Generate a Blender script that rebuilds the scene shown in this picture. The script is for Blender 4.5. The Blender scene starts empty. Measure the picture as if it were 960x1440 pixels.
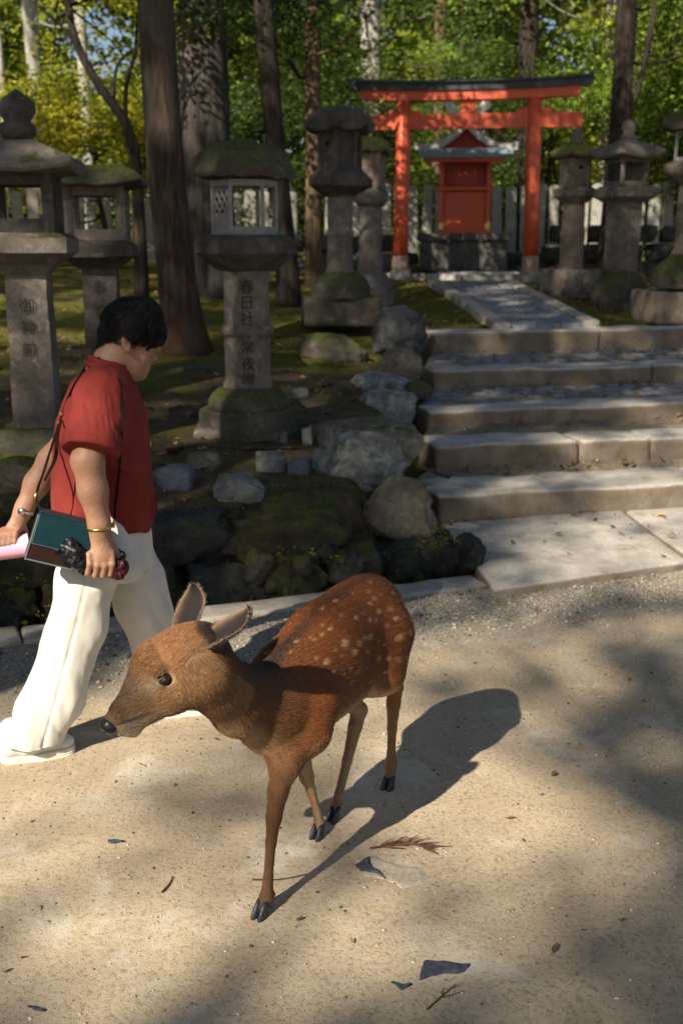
import bpy, math, random
import numpy as np
from mathutils import Vector, Matrix

# ------------------------------------------------------------------ camera, world, sun, exposure
scene = bpy.context.scene
COL = scene.collection
CAM_H = 1.65; FPX = 1500.0; CX, CY = 480.0, 720.0; HOR = 345.0
PITCH = math.atan((CY - HOR) / FPX)
cam = bpy.data.cameras.new('camera'); camo = bpy.data.objects.new('camera', cam); COL.objects.link(camo)
camo.location = (0, 0, CAM_H); camo.rotation_euler = (math.pi/2 - PITCH, 0, 0)
cam.sensor_fit = 'VERTICAL'; cam.sensor_height = 36.0; cam.sensor_width = 24.0; cam.lens = 36.0 * FPX / 1440.0
cam.clip_start = 0.05; cam.clip_end = 2000
cam.dof.use_dof = True; cam.dof.focus_distance = 2.75; cam.dof.aperture_fstop = 4.0
scene.camera = camo

SUN_EL = math.radians(37.0)
SUN_H = np.array([0.56, 0.828]); SUN_H /= np.linalg.norm(SUN_H)            # horizontal travel of the light
SUN_D = np.array([SUN_H[0]*math.cos(SUN_EL), SUN_H[1]*math.cos(SUN_EL), -math.sin(SUN_EL)])
world = bpy.data.worlds.new('World'); scene.world = world; world.use_nodes = True
wn = world.node_tree; wn.nodes.clear()
sky = wn.nodes.new('ShaderNodeTexSky'); sky.sky_type = 'NISHITA'; sky.sun_disc = False
sky.sun_elevation = SUN_EL; sky.sun_rotation = math.atan2(-SUN_H[0], -SUN_H[1])
bg = wn.nodes.new('ShaderNodeBackground'); bg.inputs['Strength'].default_value = 0.055
wo = wn.nodes.new('ShaderNodeOutputWorld')
wn.links.new(sky.outputs[0], bg.inputs[0]); wn.links.new(bg.outputs[0], wo.inputs[0])
sunl = bpy.data.lights.new('sun', 'SUN'); sunl.energy = 5.0; sunl.angle = math.radians(0.53); sunl.color = (1.0, 0.92, 0.79)
suno = bpy.data.objects.new('sun', sunl); COL.objects.link(suno); suno.location = (-20, -30, 30)
suno.rotation_euler = Vector(SUN_D.tolist()).to_track_quat('-Z', 'Y').to_euler()
scene.view_settings.view_transform = 'Standard'; scene.view_settings.look = 'None'
scene.view_settings.exposure = 0.97; scene.view_settings.gamma = 1.0; scene.view_settings.use_curve_mapping = False
scene.cycles.max_bounces = 6; scene.cycles.diffuse_bounces = 3; scene.cycles.transmission_bounces = 4
scene.cycles.transparent_max_bounces = 6; scene.cycles.use_denoising = True

# ------------------------------------------------------------------ pixel helpers (a pixel gives a direction)
_fw = np.array([0, math.cos(PITCH), -math.sin(PITCH)]); _up = np.array([0, math.sin(PITCH), math.cos(PITCH)])
_rt = np.array([1.0, 0, 0]); _C = np.array([0, 0, CAM_H])
def ray(x, y): return _fw + (x-CX)/FPX*_rt - (y-CY)/FPX*_up
def atY(x, y, d): r = ray(x, y); return _C + r*(d/r[1])
def atZ(x, y, z=0.0): r = ray(x, y); return _C + r*((z-CAM_H)/r[2])
def atP(x, y, o, n, off=0.0):
    r = ray(x, y); return _C + r*((np.dot(np.asarray(o)-_C, n)+off)/np.dot(r, n))
def proj(P):
    d = np.asarray(P, float)-_C; zc = d@_fw; return np.stack([CX+FPX*(d@_rt)/zc, CY-FPX*(d@_up)/zc], -1)

# ------------------------------------------------------------------ numpy noise
def _hash(ix, iy, iz, seed):
    h = (ix.astype(np.int64)*374761393 + iy.astype(np.int64)*668265263 + iz.astype(np.int64)*2147483647 + seed*1274126177) & 0xffffffff
    h = ((h ^ (h >> 13)) * 1274126177) & 0xffffffff
    h = ((h ^ (h >> 15)) * 2246822519) & 0xffffffff
    return ((h ^ (h >> 16)) & 0xffffff) / float(0xffffff)
def vnoise(P, seed=0):
    P = np.asarray(P, float); f = np.floor(P); t = P-f; t = t*t*(3-2*t); i = f.astype(np.int64)
    r = 0
    for a in (0, 1):
        wx = t[..., 0] if a else 1-t[..., 0]
        for b in (0, 1):
            wy = t[..., 1] if b else 1-t[..., 1]
            for c in (0, 1):
                wz = t[..., 2] if c else 1-t[..., 2]
                r = r + wx*wy*wz*_hash(i[..., 0]+a, i[..., 1]+b, i[..., 2]+c, seed)
    return r*2-1
def fbm(P, freq=1.0, octv=3, seed=0):
    P = np.asarray(P, float); s = 0; a = 1.0; n = 0
    for o in range(octv):
        s = s + a*vnoise(P*freq*(2.03**o)+17.3*o, seed+o); n += a; a *= 0.5
    return s/n
def sstep(a, b, x): t = np.clip((x-a)/(b-a), 0, 1); return t*t*(3-2*t)

# ------------------------------------------------------------------ objects
def link(o): COL.objects.link(o); return o
def tag(o, label=None, cat=None, group=None, kind=None):
    if label: o['label'] = label
    if cat: o['category'] = cat
    if group: o['group'] = group
    if kind: o['kind'] = kind
    return o
def empty(name, loc=(0, 0, 0), rz=0.0):
    o = bpy.data.objects.new(name, None); link(o); o.location = tuple(float(v) for v in loc); o.rotation_euler = (0, 0, rz)
    o.empty_display_size = 0.1; return o
def mesh(name, V, Fc, smooth=False, cols=None):
    me = bpy.data.meshes.new(name)
    V = np.asarray(V, float).reshape(-1, 3)
    if isinstance(Fc, np.ndarray):
        k = Fc.shape[1]; n = len(Fc)
        me.vertices.add(len(V)); me.vertices.foreach_set('co', V.ravel().astype(np.float32))
        me.loops.add(n*k); me.loops.foreach_set('vertex_index', Fc.ravel().astype(np.int32))
        me.polygons.add(n); me.polygons.foreach_set('loop_start', np.arange(0, n*k, k, dtype=np.int32))
        me.polygons.foreach_set('loop_total', np.full(n, k, np.int32)); me.update(calc_edges=True)
    else:
        me.from_pydata([tuple(v) for v in V], [], [tuple(int(i) for i in f) for f in Fc])
    if smooth: me.polygons.foreach_set('use_smooth', [True]*len(me.polygons))
    if cols is not None:
        at = me.color_attributes.new('Col', 'FLOAT_COLOR', 'POINT')
        c4 = np.ones((len(V), 4), np.float32); c4[:, :3] = cols; at.data.foreach_set('color', c4.ravel())
    me.update(); return me
def obj(name, me, mat=None, parent=None, loc=None, rot=None, scale=None):
    o = bpy.data.objects.new(name, me); link(o)
    if mat is not None and me is not None and len(me.materials) == 0: me.materials.append(mat)
    if parent is not None: o.parent = parent
    if loc is not None: o.location = tuple(float(v) for v in loc)
    if rot is not None: o.rotation_euler = rot
    if scale is not None: o.scale = scale
    return o
class MB:
    """collects shapes of ONE part"""
    def __init__(s): s.V = []; s.F = []; s.n = 0
    def add(s, V, F):
        V = np.asarray(V, float); s.V.append(V); s.F += [tuple(int(i)+s.n for i in f) for f in F]; s.n += len(V); return s
    def box(s, c, size, rz=0.0, bev=0.0, R=None):
        V, F = rbox(size, bev); 
        if R is not None: V = V@np.asarray(R).T
        elif rz: V = rotz(V, rz)
        return s.add(V+np.asarray(c, float), F)
    def tube(s, pts, rad, n=8, cap=True): return s.add(*tube(pts, rad, n, cap))
    def mesh(s, name, smooth=False): return mesh(name, np.concatenate(s.V), s.F, smooth)
    def build(s, name, mat, parent=None, smooth=False, **k): return obj(name, s.mesh(name, smooth), mat, parent, **k)
def rotz(V, a):
    c, s = math.cos(a), math.sin(a); V = np.asarray(V, float); W = V.copy(); W[..., 0] = c*V[..., 0]-s*V[..., 1]; W[..., 1] = s*V[..., 0]+c*V[..., 1]; return W
def rbox(size, bev=0.0):
    x, y, z = [v/2 for v in size]
    if bev <= 0:
        V = [(-x,-y,-z),(x,-y,-z),(x,y,-z),(-x,y,-z),(-x,-y,z),(x,-y,z),(x,y,z),(-x,y,z)]
        return np.array(V), [(0,3,2,1),(4,5,6,7),(0,1,5,4),(1,2,6,5),(2,3,7,6),(3,0,4,7)]
    b = min(bev, x*.95, y*.95, z*.95); V = []; ix = {}
    for sx in (-1, 1):
        for sy in (-1, 1):
            for sz in (-1, 1):
                for ax in range(3):
                    p = [sx*(x-b), sy*(y-b), sz*(z-b)]; p[ax] = (sx*x, sy*y, sz*z)[ax]
                    ix[(sx, sy, sz, ax)] = len(V); V.append(p)
    F = []
    C = np.zeros(3)
    def face(ids):
        P = np.array([V[i] for i in ids]); n = np.cross(P[1]-P[0], P[2]-P[0])
        F.append(tuple(ids) if n@P.mean(0) > 0 else tuple(ids[::-1]))
    for ax in range(3):
        o = [a for a in range(3) if a != ax]
        for s in (-1, 1):
            q = []
            for (a, b_) in ((-1,-1),(1,-1),(1,1),(-1,1)):
                k = [0,0,0]; k[ax] = s; k[o[0]] = a; k[o[1]] = b_; q.append(ix[(*k, ax)])
            face(q)
    for ax in range(3):
        o = [a for a in range(3) if a != ax]
        for a in (-1, 1):
            for b_ in (-1, 1):
                k0 = [0,0,0]; k0[o[0]] = a; k0[o[1]] = b_; k1 = list(k0); k0[ax] = -1; k1[ax] = 1
                face([ix[(*k0, o[0])], ix[(*k1, o[0])], ix[(*k1, o[1])], ix[(*k0, o[1])]])
    for sx in (-1, 1):
        for sy in (-1, 1):
            for sz in (-1, 1): face([ix[(sx, sy, sz, a)] for a in range(3)])
    return np.array(V), F
def frame_of(t):
    t = t/np.linalg.norm(t); a = np.array([0, 0, 1.0]) if abs(t[2]) < .9 else np.array([1.0, 0, 0])
    u = np.cross(a, t); u /= np.linalg.norm(u); return u, np.cross(t, u)
def tube(pts, rad, n=8, cap=True):
    pts = np.asarray(pts, float); m = len(pts); rad = np.broadcast_to(rad, (m,)).astype(float)
    T = np.gradient(pts, axis=0) if m > 2 else np.array([pts[1]-pts[0]]*2)
    u, v = frame_of(T[0]); V = []
    for i in range(m):
        t = T[i]/max(np.linalg.norm(T[i]), 1e-9); u = u-t*(u@t); u /= np.linalg.norm(u); v = np.cross(t, u)
        a = np.arange(n)*2*math.pi/n
        V.append(pts[i]+rad[i]*(np.cos(a)[:, None]*u+np.sin(a)[:, None]*v))
    F = []
    for i in range(m-1):
        for j in range(n):
            k = (j+1) % n; F.append((i*n+j, i*n+k, (i+1)*n+k, (i+1)*n+j))
    if cap: F.append(tuple(range(n))[::-1]); F.append(tuple((m-1)*n+j for j in range(n)))
    return np.concatenate(V), F
def spline(P, n):
    P = np.asarray(P, float); m = len(P); t = np.linspace(0, m-1, n); i = np.clip(t.astype(int), 0, m-2); f = (t-i)[:, None]
    Q = np.vstack([2*P[0]-P[1], P, 2*P[-1]-P[-2]]); a, b, c, d = Q[i], Q[i+1], Q[i+2], Q[i+3]
    return .5*((2*b)+(-a+c)*f+(2*a-5*b+4*c-d)*f**2+(-a+3*b-3*c+d)*f**3)
_cs = {}
def cubesphere(n):
    if n in _cs: return _cs[n]
    V = {}; L = []; F = []
    def vid(p):
        k = tuple(p)
        if k not in V: V[k] = len(L); L.append(p)
        return V[k]
    for ax in range(3):
        o = [(ax+1) % 3, (ax+2) % 3]
        for s in (0, n):
            for i in range(n):
                for j in range(n):
                    q = []
                    for (a, b) in ((0,0),(1,0),(1,1),(0,1)):
                        k = [0,0,0]; k[ax] = s; k[o[0]] = i+a; k[o[1]] = j+b; q.append(vid(k))
                    F.append(tuple(q) if s else tuple(q[::-1]))
    P = np.array(L)/n*2-1; _cs[n] = (P, np.array(F)); return _cs[n]
def rock_mesh(name, size, seed, n=10, sq=0.35, amp=0.12, freq=1.6, cut=0, smooth=True):
    """irregular stone: sphere/box blend, noise, a few flat cuts"""
    P, F = cubesphere(n); S = P/np.linalg.norm(P, axis=1, keepdims=True)
    V = S*(1-sq)+P*sq*.82; rnd = np.random.RandomState(seed)
    for _ in range(cut):
        d = rnd.normal(size=3); d /= np.linalg.norm(d); h = rnd.uniform(.62, .85); k = V@d-h; V = V-np.outer(np.clip(k, 0, None)*.92, d)
    rg = 1-2*np.abs(fbm(S+seed*1.7, freq*1.9, 2, seed+40))
    V = V*(1+amp*fbm(S+seed*3.1, freq, 3, seed)-amp*.45*np.clip(rg, 0, 1)**3)[:, None]; V = V+amp*.22*np.stack([fbm(S+9.1*seed+j*5, freq*4, 2, seed+j) for j in range(3)], 1)
    return mesh(name, V*np.asarray(size)/2, F, smooth)
def copy_tree(o, parent=None):
    c = o.copy(); link(c)
    if parent is not None: c.parent = parent
    for ch in list(o.children): copy_tree(ch, c)
    return c

# ------------------------------------------------------------------ materials
class NT:
    def __init__(s, name):
        s.m = bpy.data.materials.new(name); s.m.use_nodes = True; s.t = s.m.node_tree; s.t.nodes.clear()
        s.out = s.n('ShaderNodeOutputMaterial'); s.b = s.n('ShaderNodeBsdfPrincipled'); s.l(s.b.outputs[0], s.out.inputs[0])
        s.tc = s.n('ShaderNodeTexCoord')
    def n(s, t, **k):
        nd = s.t.nodes.new(t)
        for a, v in k.items(): setattr(nd, a, v)
        return nd
    def l(s, a, b): s.t.links.new(a, b)
    def co(s, kind='Object', scale=None):
        o = s.tc.outputs[kind]
        if scale is None: return o
        mp = s.n('ShaderNodeMapping'); mp.inputs['Scale'].default_value = scale; s.l(o, mp.inputs[0]); return mp.outputs[0]
    def noise(s, scale, detail=4, rough=.55, co=None, dist=0.0, out=0):
        nd = s.n('ShaderNodeTexNoise'); nd.inputs['Scale'].default_value = scale; nd.inputs['Detail'].default_value = detail
        nd.inputs['Roughness'].default_value = rough; nd.inputs['Distortion'].default_value = dist
        s.l(co if co is not None else s.co(), nd.inputs['Vector']); return nd.outputs[out]
    def vor(s, scale, feature='F1', out='Distance', co=None):
        nd = s.n('ShaderNodeTexVoronoi'); nd.feature = feature; nd.inputs['Scale'].default_value = scale
        s.l(co if co is not None else s.co(), nd.inputs['Vector']); return nd.outputs[out]
    def ramp(s, fac, stops, interp='LINEAR'):
        r = s.n('ShaderNodeValToRGB'); r.color_ramp.interpolation = interp; e = r.color_ramp.elements
        while len(e) < len(stops): e.new(0.5)
        for i, (p, c) in enumerate(stops):
            e[i].position = p; e[i].color = (*c, 1) if not isinstance(c, (int, float)) else (c, c, c, 1)
        s.l(fac, r.inputs[0]); return r.outputs[0]
    def mix(s, f, a, b, mode='MIX'):
        m = s.n('ShaderNodeMix', data_type='RGBA', blend_type=mode)
        for i, v in ((0, f), (6, a), (7, b)):
            if hasattr(v, 'is_linked') or isinstance(v, bpy.types.NodeSocket): s.l(v, m.inputs[i])
            elif isinstance(v, (int, float)): m.inputs[i].default_value = v if i == 0 else (v, v, v, 1)
            else: m.inputs[i].default_value = (*v, 1)
        return m.outputs[2]
    def math(s, op, a, b=0.5):
        m = s.n('ShaderNodeMath', operation=op)
        for i, v in ((0, a), (1, b)):
            if isinstance(v, bpy.types.NodeSocket): s.l(v, m.inputs[i])
            else: m.inputs[i].default_value = v
        return m.outputs[0]
    def attr(s, name='Col'):
        a = s.n('ShaderNodeAttribute'); a.attribute_name = name; return a.outputs['Color']
    def upness(s, lo=.2, hi=.8):
        g = s.n('ShaderNodeNewGeometry'); x = s.n('ShaderNodeSeparateXYZ'); s.l(g.outputs['Normal'], x.inputs[0])
        return s.ramp(x.outputs[2], [(lo, 0.0), (hi, 1.0)])
    def rand(s): return s.n('ShaderNodeObjectInfo').outputs['Random']
    def bump(s, h, strength=.4, dist=.01):
        b = s.n('ShaderNodeBump'); b.inputs['Strength'].default_value = strength; b.inputs['Distance'].default_value = dist
        s.l(h, b.inputs['Height']); s.l(b.outputs[0], s.b.inputs['Normal']); return b
    def col(s, c):
        if isinstance(c, bpy.types.NodeSocket): s.l(c, s.b.inputs['Base Color'])
        else: s.b.inputs['Base Color'].default_value = (*c, 1)
    def set(s, **k):
        for a, v in k.items():
            i = s.b.inputs[a.replace('_', ' ')]
            if isinstance(v, bpy.types.NodeSocket): s.l(v, i)
            else: i.default_value = v
        return s
def srgb(r, g, b): return tuple(((c/255)/12.92 if c/255 <= .04045 else ((c/255+.055)/1.055)**2.4) for c in (r, g, b))
MAT = {}
def stone_mat(name, dark, mid, light, scale=6, moss=0.0, dirt_shade=None, mosscol=(.055, .062, .012), lichen=0.0, bump=.5, var=.25):
    t = NT(name); w = t.co('Object'); n1 = t.noise(scale, 6, .65, w); c = t.ramp(n1, [(.28, dark), (.5, mid), (.75, light)])
    n2 = t.noise(scale*9, 3, .6, w); c = t.mix(t.ramp(n2, [(.35, .0), (.75, .55)]), c, dark)
    c = t.mix(t.math('MULTIPLY', t.rand(), var), c, mid)
    if lichen:
        v = t.noise(scale*2.3, 5, .7, w, .6); c = t.mix(t.ramp(v, [(.60-.10*lichen, 0.0), (.70, .75)]), c, tuple(min(.42, x*1.9+.03) for x in mid))
    if moss:
        mm = t.math('MULTIPLY', t.upness(.1, .75), t.ramp(t.noise(scale*.8, 5, .65, w), [(.62-.3*moss, 0.0), (.72-.3*moss, 1.0)]))
        mc = t.ramp(t.noise(scale*12, 2, .5, w), [(.3, tuple(x*.5 for x in mosscol)), (.7, tuple(x*1.6 for x in mosscol))])
        c = t.mix(mm, c, mc)
    if dirt_shade: c = t.mix(t.math('MULTIPLY', t.ramp(t.upness(.35, .8), [(0.0, 1.0), (1.0, 0.0)]), t.ramp(t.noise(scale*.7, 5, .7, w), [(.25, .55), (.6, .95)])), c, t.mix(n1, dirt_shade, tuple(x*.45 for x in dirt_shade)))  # soil brown on upright faces, also painting them as less sky-lit
    t.col(c); t.set(Roughness=.9); t.b.inputs['Specular IOR Level'].default_value = .25
    h = t.math('ADD', t.noise(scale*4, 8, .7, w), t.math('MULTIPLY', t.noise(scale*22, 3, .6, w), .35)); t.bump(h, bump, .02)
    MAT[name] = t.m; return t.m
stone_mat('granite', (.20,.165,.12), (.40,.355,.29), (.55,.50,.43), 7, .0, lichen=.2)
stone_mat('step_granite', (.24,.205,.16), (.44,.395,.33), (.60,.55,.48), 7, .0, dirt_shade=(.215,.155,.10), lichen=.15)  # tops coloured pale to stand in for open sky light on the treads
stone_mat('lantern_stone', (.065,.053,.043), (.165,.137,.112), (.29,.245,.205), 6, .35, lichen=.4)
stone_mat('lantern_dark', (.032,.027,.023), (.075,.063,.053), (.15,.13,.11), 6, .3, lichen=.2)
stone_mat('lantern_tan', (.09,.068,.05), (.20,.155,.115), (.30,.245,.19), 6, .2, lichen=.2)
stone_mat('mossy_stone', (.03,.026,.02), (.085,.072,.055), (.17,.15,.12), 5, .95, lichen=.3)
stone_mat('wall_stone', (.018,.017,.017), (.05,.047,.043), (.12,.113,.10), 5, .3, lichen=.15, bump=.9)
stone_mat('wall_mossy', (.02,.018,.012), (.05,.045,.025), (.10,.09,.045), 5, .75, mosscol=(.07,.07,.012), bump=.9)
stone_mat('boulder_grey', (.05,.046,.04), (.22,.208,.18), (.50,.48,.43), 4.5, .25, lichen=1.2, bump=1.0)
stone_mat('boulder_brown', (.05,.042,.029), (.19,.16,.115), (.36,.315,.245), 4, .4, lichen=.5, bump=1.0)
stone_mat('blue_stone', (.045,.052,.062), (.105,.12,.14), (.21,.225,.245), 4, .0, lichen=.1)
stone_mat('slate', (.022,.028,.040), (.06,.069,.087), (.16,.17,.18), 30, .0)
stone_mat('paving', (.13,.13,.14), (.24,.235,.235), (.36,.345,.33), 7, .0, lichen=.3, var=.5)
stone_mat('picket_stone', (.15,.14,.115), (.31,.29,.24), (.46,.44,.37), 5, .2, lichen=.6)
stone_mat('plinth_dark', (.035,.033,.03), (.085,.08,.07), (.15,.142,.125), 6, .25)
def plain(name, c, rough=.6, bump=None, metal=0.0, spec=.4, var=.15, scale=30):
    t = NT(name); n = t.noise(scale, 4, .6)
    t.col(t.ramp(n, [(.3, tuple(x*(1-var) for x in c)), (.7, tuple(min(1, x*(1+var)) for x in c))])); t.set(Roughness=rough, Metallic=metal)
    t.b.inputs['Specular IOR Level'].default_value = spec
    if bump: t.bump(t.noise(bump[0], 4, .6), bump[1], bump[2])
    MAT[name] = t.m; return t.m

# ================================================================== THE GROUND
KO = atZ(690, 826)[:2]; KA = math.radians(20.5); KU = np.array([math.cos(KA), math.sin(KA)]); KV = np.array([-KU[1], KU[0]])
def uv(x, y): dx = np.asarray(x)-KO[0]; dy = np.asarray(y)-KO[1]; return dx*KU[0]+dy*KU[1], dx*KV[0]+dy*KV[1]
def xy(u, v): return KO[0]+u*KU[0]+v*KV[0], KO[1]+u*KU[1]+v*KV[1]
SA = math.radians(12.5); SU = np.array([math.cos(SA), math.sin(SA), 0]); SV = np.array([-SU[1], SU[0], 0])
STEPS = []          # left end (world), z of the foot, z of the tread
_z = .04
for _i, (_yb, _yt) in enumerate([(734, 697), (660, 628), (598, 579), (546, 522), (498, 467)]):
    _a = atZ(610, _yb, _z+(.03 if _i else 0)); _t = atY(610, _yt, _a[1])[2]; STEPS.append((_a, _z+(.03 if _i else 0), _t)); _z = _t
_hv = [-1, .15, .22, .50, .56, 1.7, 4.2, 5.8, 7.6, 9.0, 12, 20, 80]; _hz = [-.02, -.05, -.30, -.30, .40, .50, .76, .90, 1.04, 1.17, 1.25, 1.4, 3.0]
_sy = [4.9, 6.15, 6.2, 6.75, 6.8, 7.4, 7.45, 8.4, 8.5, 9.5, 9.6, 10.2, 14, 15]; _sz = [-.3, -.25, -.1, -.05, .1, .12, .25, .28, .4, .45, .66, .82, 1.13, 1.14]
def zt(x, y):
    x = np.asarray(x, float); y = np.asarray(y, float); u, v = uv(x, y)
    h = np.interp(v, _hv, _hz)
    P = np.stack([x, y, 0*x], -1)
    amp = sstep(.4, 1.2, v)
    h = h + amp*(.05*fbm(P, .9, 3, 5) + .015*fbm(P, 5, 2, 9))
    ys = y-(x-.6)*math.tan(SA)
    hs = np.interp(ys, _sy, _sz); xl = .555+.08*(y-6.2)
    w = sstep(xl-.50, xl-.06, x)*sstep(5.1, 5.25, ys+.25*0)*(1-sstep(14.5, 15.5, y))
    w = w*sstep(-.15, .1, u*0+1)*np.where(x < 7.5, 1, 0)
    r = h*(1-w)+np.minimum(h, hs)*w
    xc = np.interp(y, [10, 14.2], [1.94, 1.68]); wp_ = sstep(1.5, .62, np.abs(x-xc))*sstep(9.95, 10.35, y)*sstep(15.4, 14.6, y); tgt = np.interp(y, [9.9, 10.3, 14.2], [.905, .94, 1.215])-.055
    return r+(np.maximum(tgt+.02*fbm(P, 3, 2, 4), r)-r)*wp_
def onT(px, py, lo=3.0, hi=40.0):
    r = ray(px, py); y = lo
    while y < hi:
        P = _C+r*(y/r[1])
        if P[2] <= zt(P[0], P[1]): return P
        y += .02
    return _C+r*(hi/r[1])
def rz(x, y):
    P = np.stack([np.asarray(x, float), np.asarray(y, float), 0*np.asarray(x, float)], -1)
    return .012*fbm(P, .7, 2, 3)*1.0+.0065*fbm(P, 4.5, 3, 11)+.003*fbm(P, 16, 2, 12)
def grid_mesh(name, us, vs, fn, smooth=True, keep=None):
    U, V = np.meshgrid(us, vs, indexing='ij'); P = fn(U, V); n, m = U.shape
    I = np.arange(n*m).reshape(n, m); F = np.stack([I[:-1, :-1], I[1:, :-1], I[1:, 1:], I[:-1, 1:]], -1).reshape(-1, 4)
    if keep is not None:
        cu = (U[:-1, :-1]+U[1:, 1:])/2; cv = (V[:-1, :-1]+V[1:, 1:])/2; F = F[keep(cu, cv).ravel()]
    return mesh(name, P.reshape(-1, 3), F, smooth)
# road: sandy earth worn to gravel by the kerb
t = NT('road_earth'); w = t.co('Object')
big = t.noise(1.3, 6, .68, w, .4); c = t.ramp(big, [(.3, (.340,.262,.172)), (.55, (.430,.342,.230)), (.75, (.525,.435,.318))])
fine = t.noise(70, 4, .7, w); c = t.mix(t.ramp(fine, [(.32, .65), (.5, .0)]), c, (.17,.125,.075))
pale = t.noise(2.6, 5, .65, w, .5); c = t.mix(t.ramp(pale, [(.54, 0.0), (.68, .65)]), c, (.57,.515,.42))
sp = t.vor(140, co=w); c = t.mix(t.ramp(sp, [(.10, .75), (.2, 0.0)]), c, t.ramp(t.vor(140, out='Color', co=w), [(.35, (.07,.055,.04)), (.55, (.40,.31,.2)), (.8, (.62,.56,.45))]))
dk = t.vor(48, co=w); c = t.mix(t.ramp(dk, [(.07, .8), (.12, 0.0)]), c, (.08,.062,.045))
gx = t.n('ShaderNodeSeparateXYZ'); t.l(w, gx.inputs[0])
gv = t.math('ADD', t.math('MULTIPLY', gx.outputs[0], float(KV[0])), t.math('MULTIPLY', gx.outputs[1], float(KV[1])))
gv = t.math('ADD', t.math('SUBTRACT', gv, float(KO@KV)), t.math('MULTIPLY', t.math('SUBTRACT', t.noise(3, 5, .7, w), .5), .7))
grv = t.ramp(t.math('ADD', gv, 1.0), [(.15, 0.0), (.62, .9)])
gc = t.ramp(t.vor(85, out='Color', co=w), [(.2, (.22,.19,.15)), (.5, (.29,.26,.205)), (.8, (.38,.345,.285))]); gc = t.mix(t.ramp(t.vor(85, co=w), [(.35, 0.0), (.65, .55)]), gc, (.10,.085,.065))
c = t.mix(grv, c, gc); t.col(c); t.set(Roughness=.95); t.b.inputs['Specular IOR Level'].default_value = .15
hh = t.math('ADD', t.math('MULTIPLY', fine, .6), t.math('ADD', t.noise(14, 6, .7, w), t.math('MULTIPLY', t.ramp(sp, [(.05, 1.0), (.3, 0.0)]), .5)))
t.bump(hh, .55, .008); MAT['road'] = t.m
ra = np.concatenate([np.linspace(-60, -4, 20), np.linspace(-3.8, 3.8, 200), np.linspace(4, 60, 20)]); rb = np.concatenate([np.linspace(-60, -4.3, 16), np.linspace(-4.2, .02, 150)])
def road_fn(U, V): x, y = xy(U, V); return np.stack([x, y, rz(x, y)*np.clip(-V*4+.2, 0, 1)], -1)
tag(obj('road', grid_mesh('road', ra, rb, road_fn), MAT['road']), kind='structure')
# hillside: moss, leaf soil
t = NT('forest_floor'); w = t.co('Object')
n1 = t.noise(1.1, 5, .6, w, .3); n2 = t.noise(7, 6, .7, w); n3 = t.noise(45, 4, .7, w)
soil = t.ramp(n2, [(.3, (.045,.032,.02)), (.55, (.10,.074,.046)), (.75, (.17,.13,.085))])
soil = t.mix(t.ramp(n3, [(.55, 0.0), (.7, .7)]), soil, (.15,.10,.055))
mosc = t.ramp(n3, [(.3, (.05,.047,.010)), (.5, (.105,.098,.018)), (.7, (.19,.165,.032))])
gy = t.n('ShaderNodeSeparateXYZ'); t.l(w, gy.inputs[0])
far = t.ramp(t.math('MULTIPLY', gy.outputs[1], .05), [(.33, 0.0), (.46, .26)])
mk = t.ramp(t.math('ADD', t.math('ADD', n1, t.math('MULTIPLY', n2, .25)), far), [(.70, 0.0), (.84, 1.0)])
t.col(t.mix(mk, soil, mosc)); t.set(Roughness=1.0); t.b.inputs['Specular IOR Level'].default_value = .1
t.bump(t.math('ADD', n2, n3), .8, .03); MAT['floor'] = t.m
us = np.concatenate([np.linspace(-70, -6, 24), np.linspace(-5.8, 5.8, 200), np.linspace(6, 70, 24)])
vs = np.concatenate([[.02, .1, .15, .2, .22, .3, .4, .5, .52, .54, .56], np.linspace(.62, 13, 190), np.linspace(13.5, 90, 40)])
def hill_fn(U, V): x, y = xy(U, V); return np.stack([x, y, zt(x, y)], -1)
tag(obj('hillside', grid_mesh('hillside', us, vs, hill_fn), MAT['floor']), kind='structure')

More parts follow.
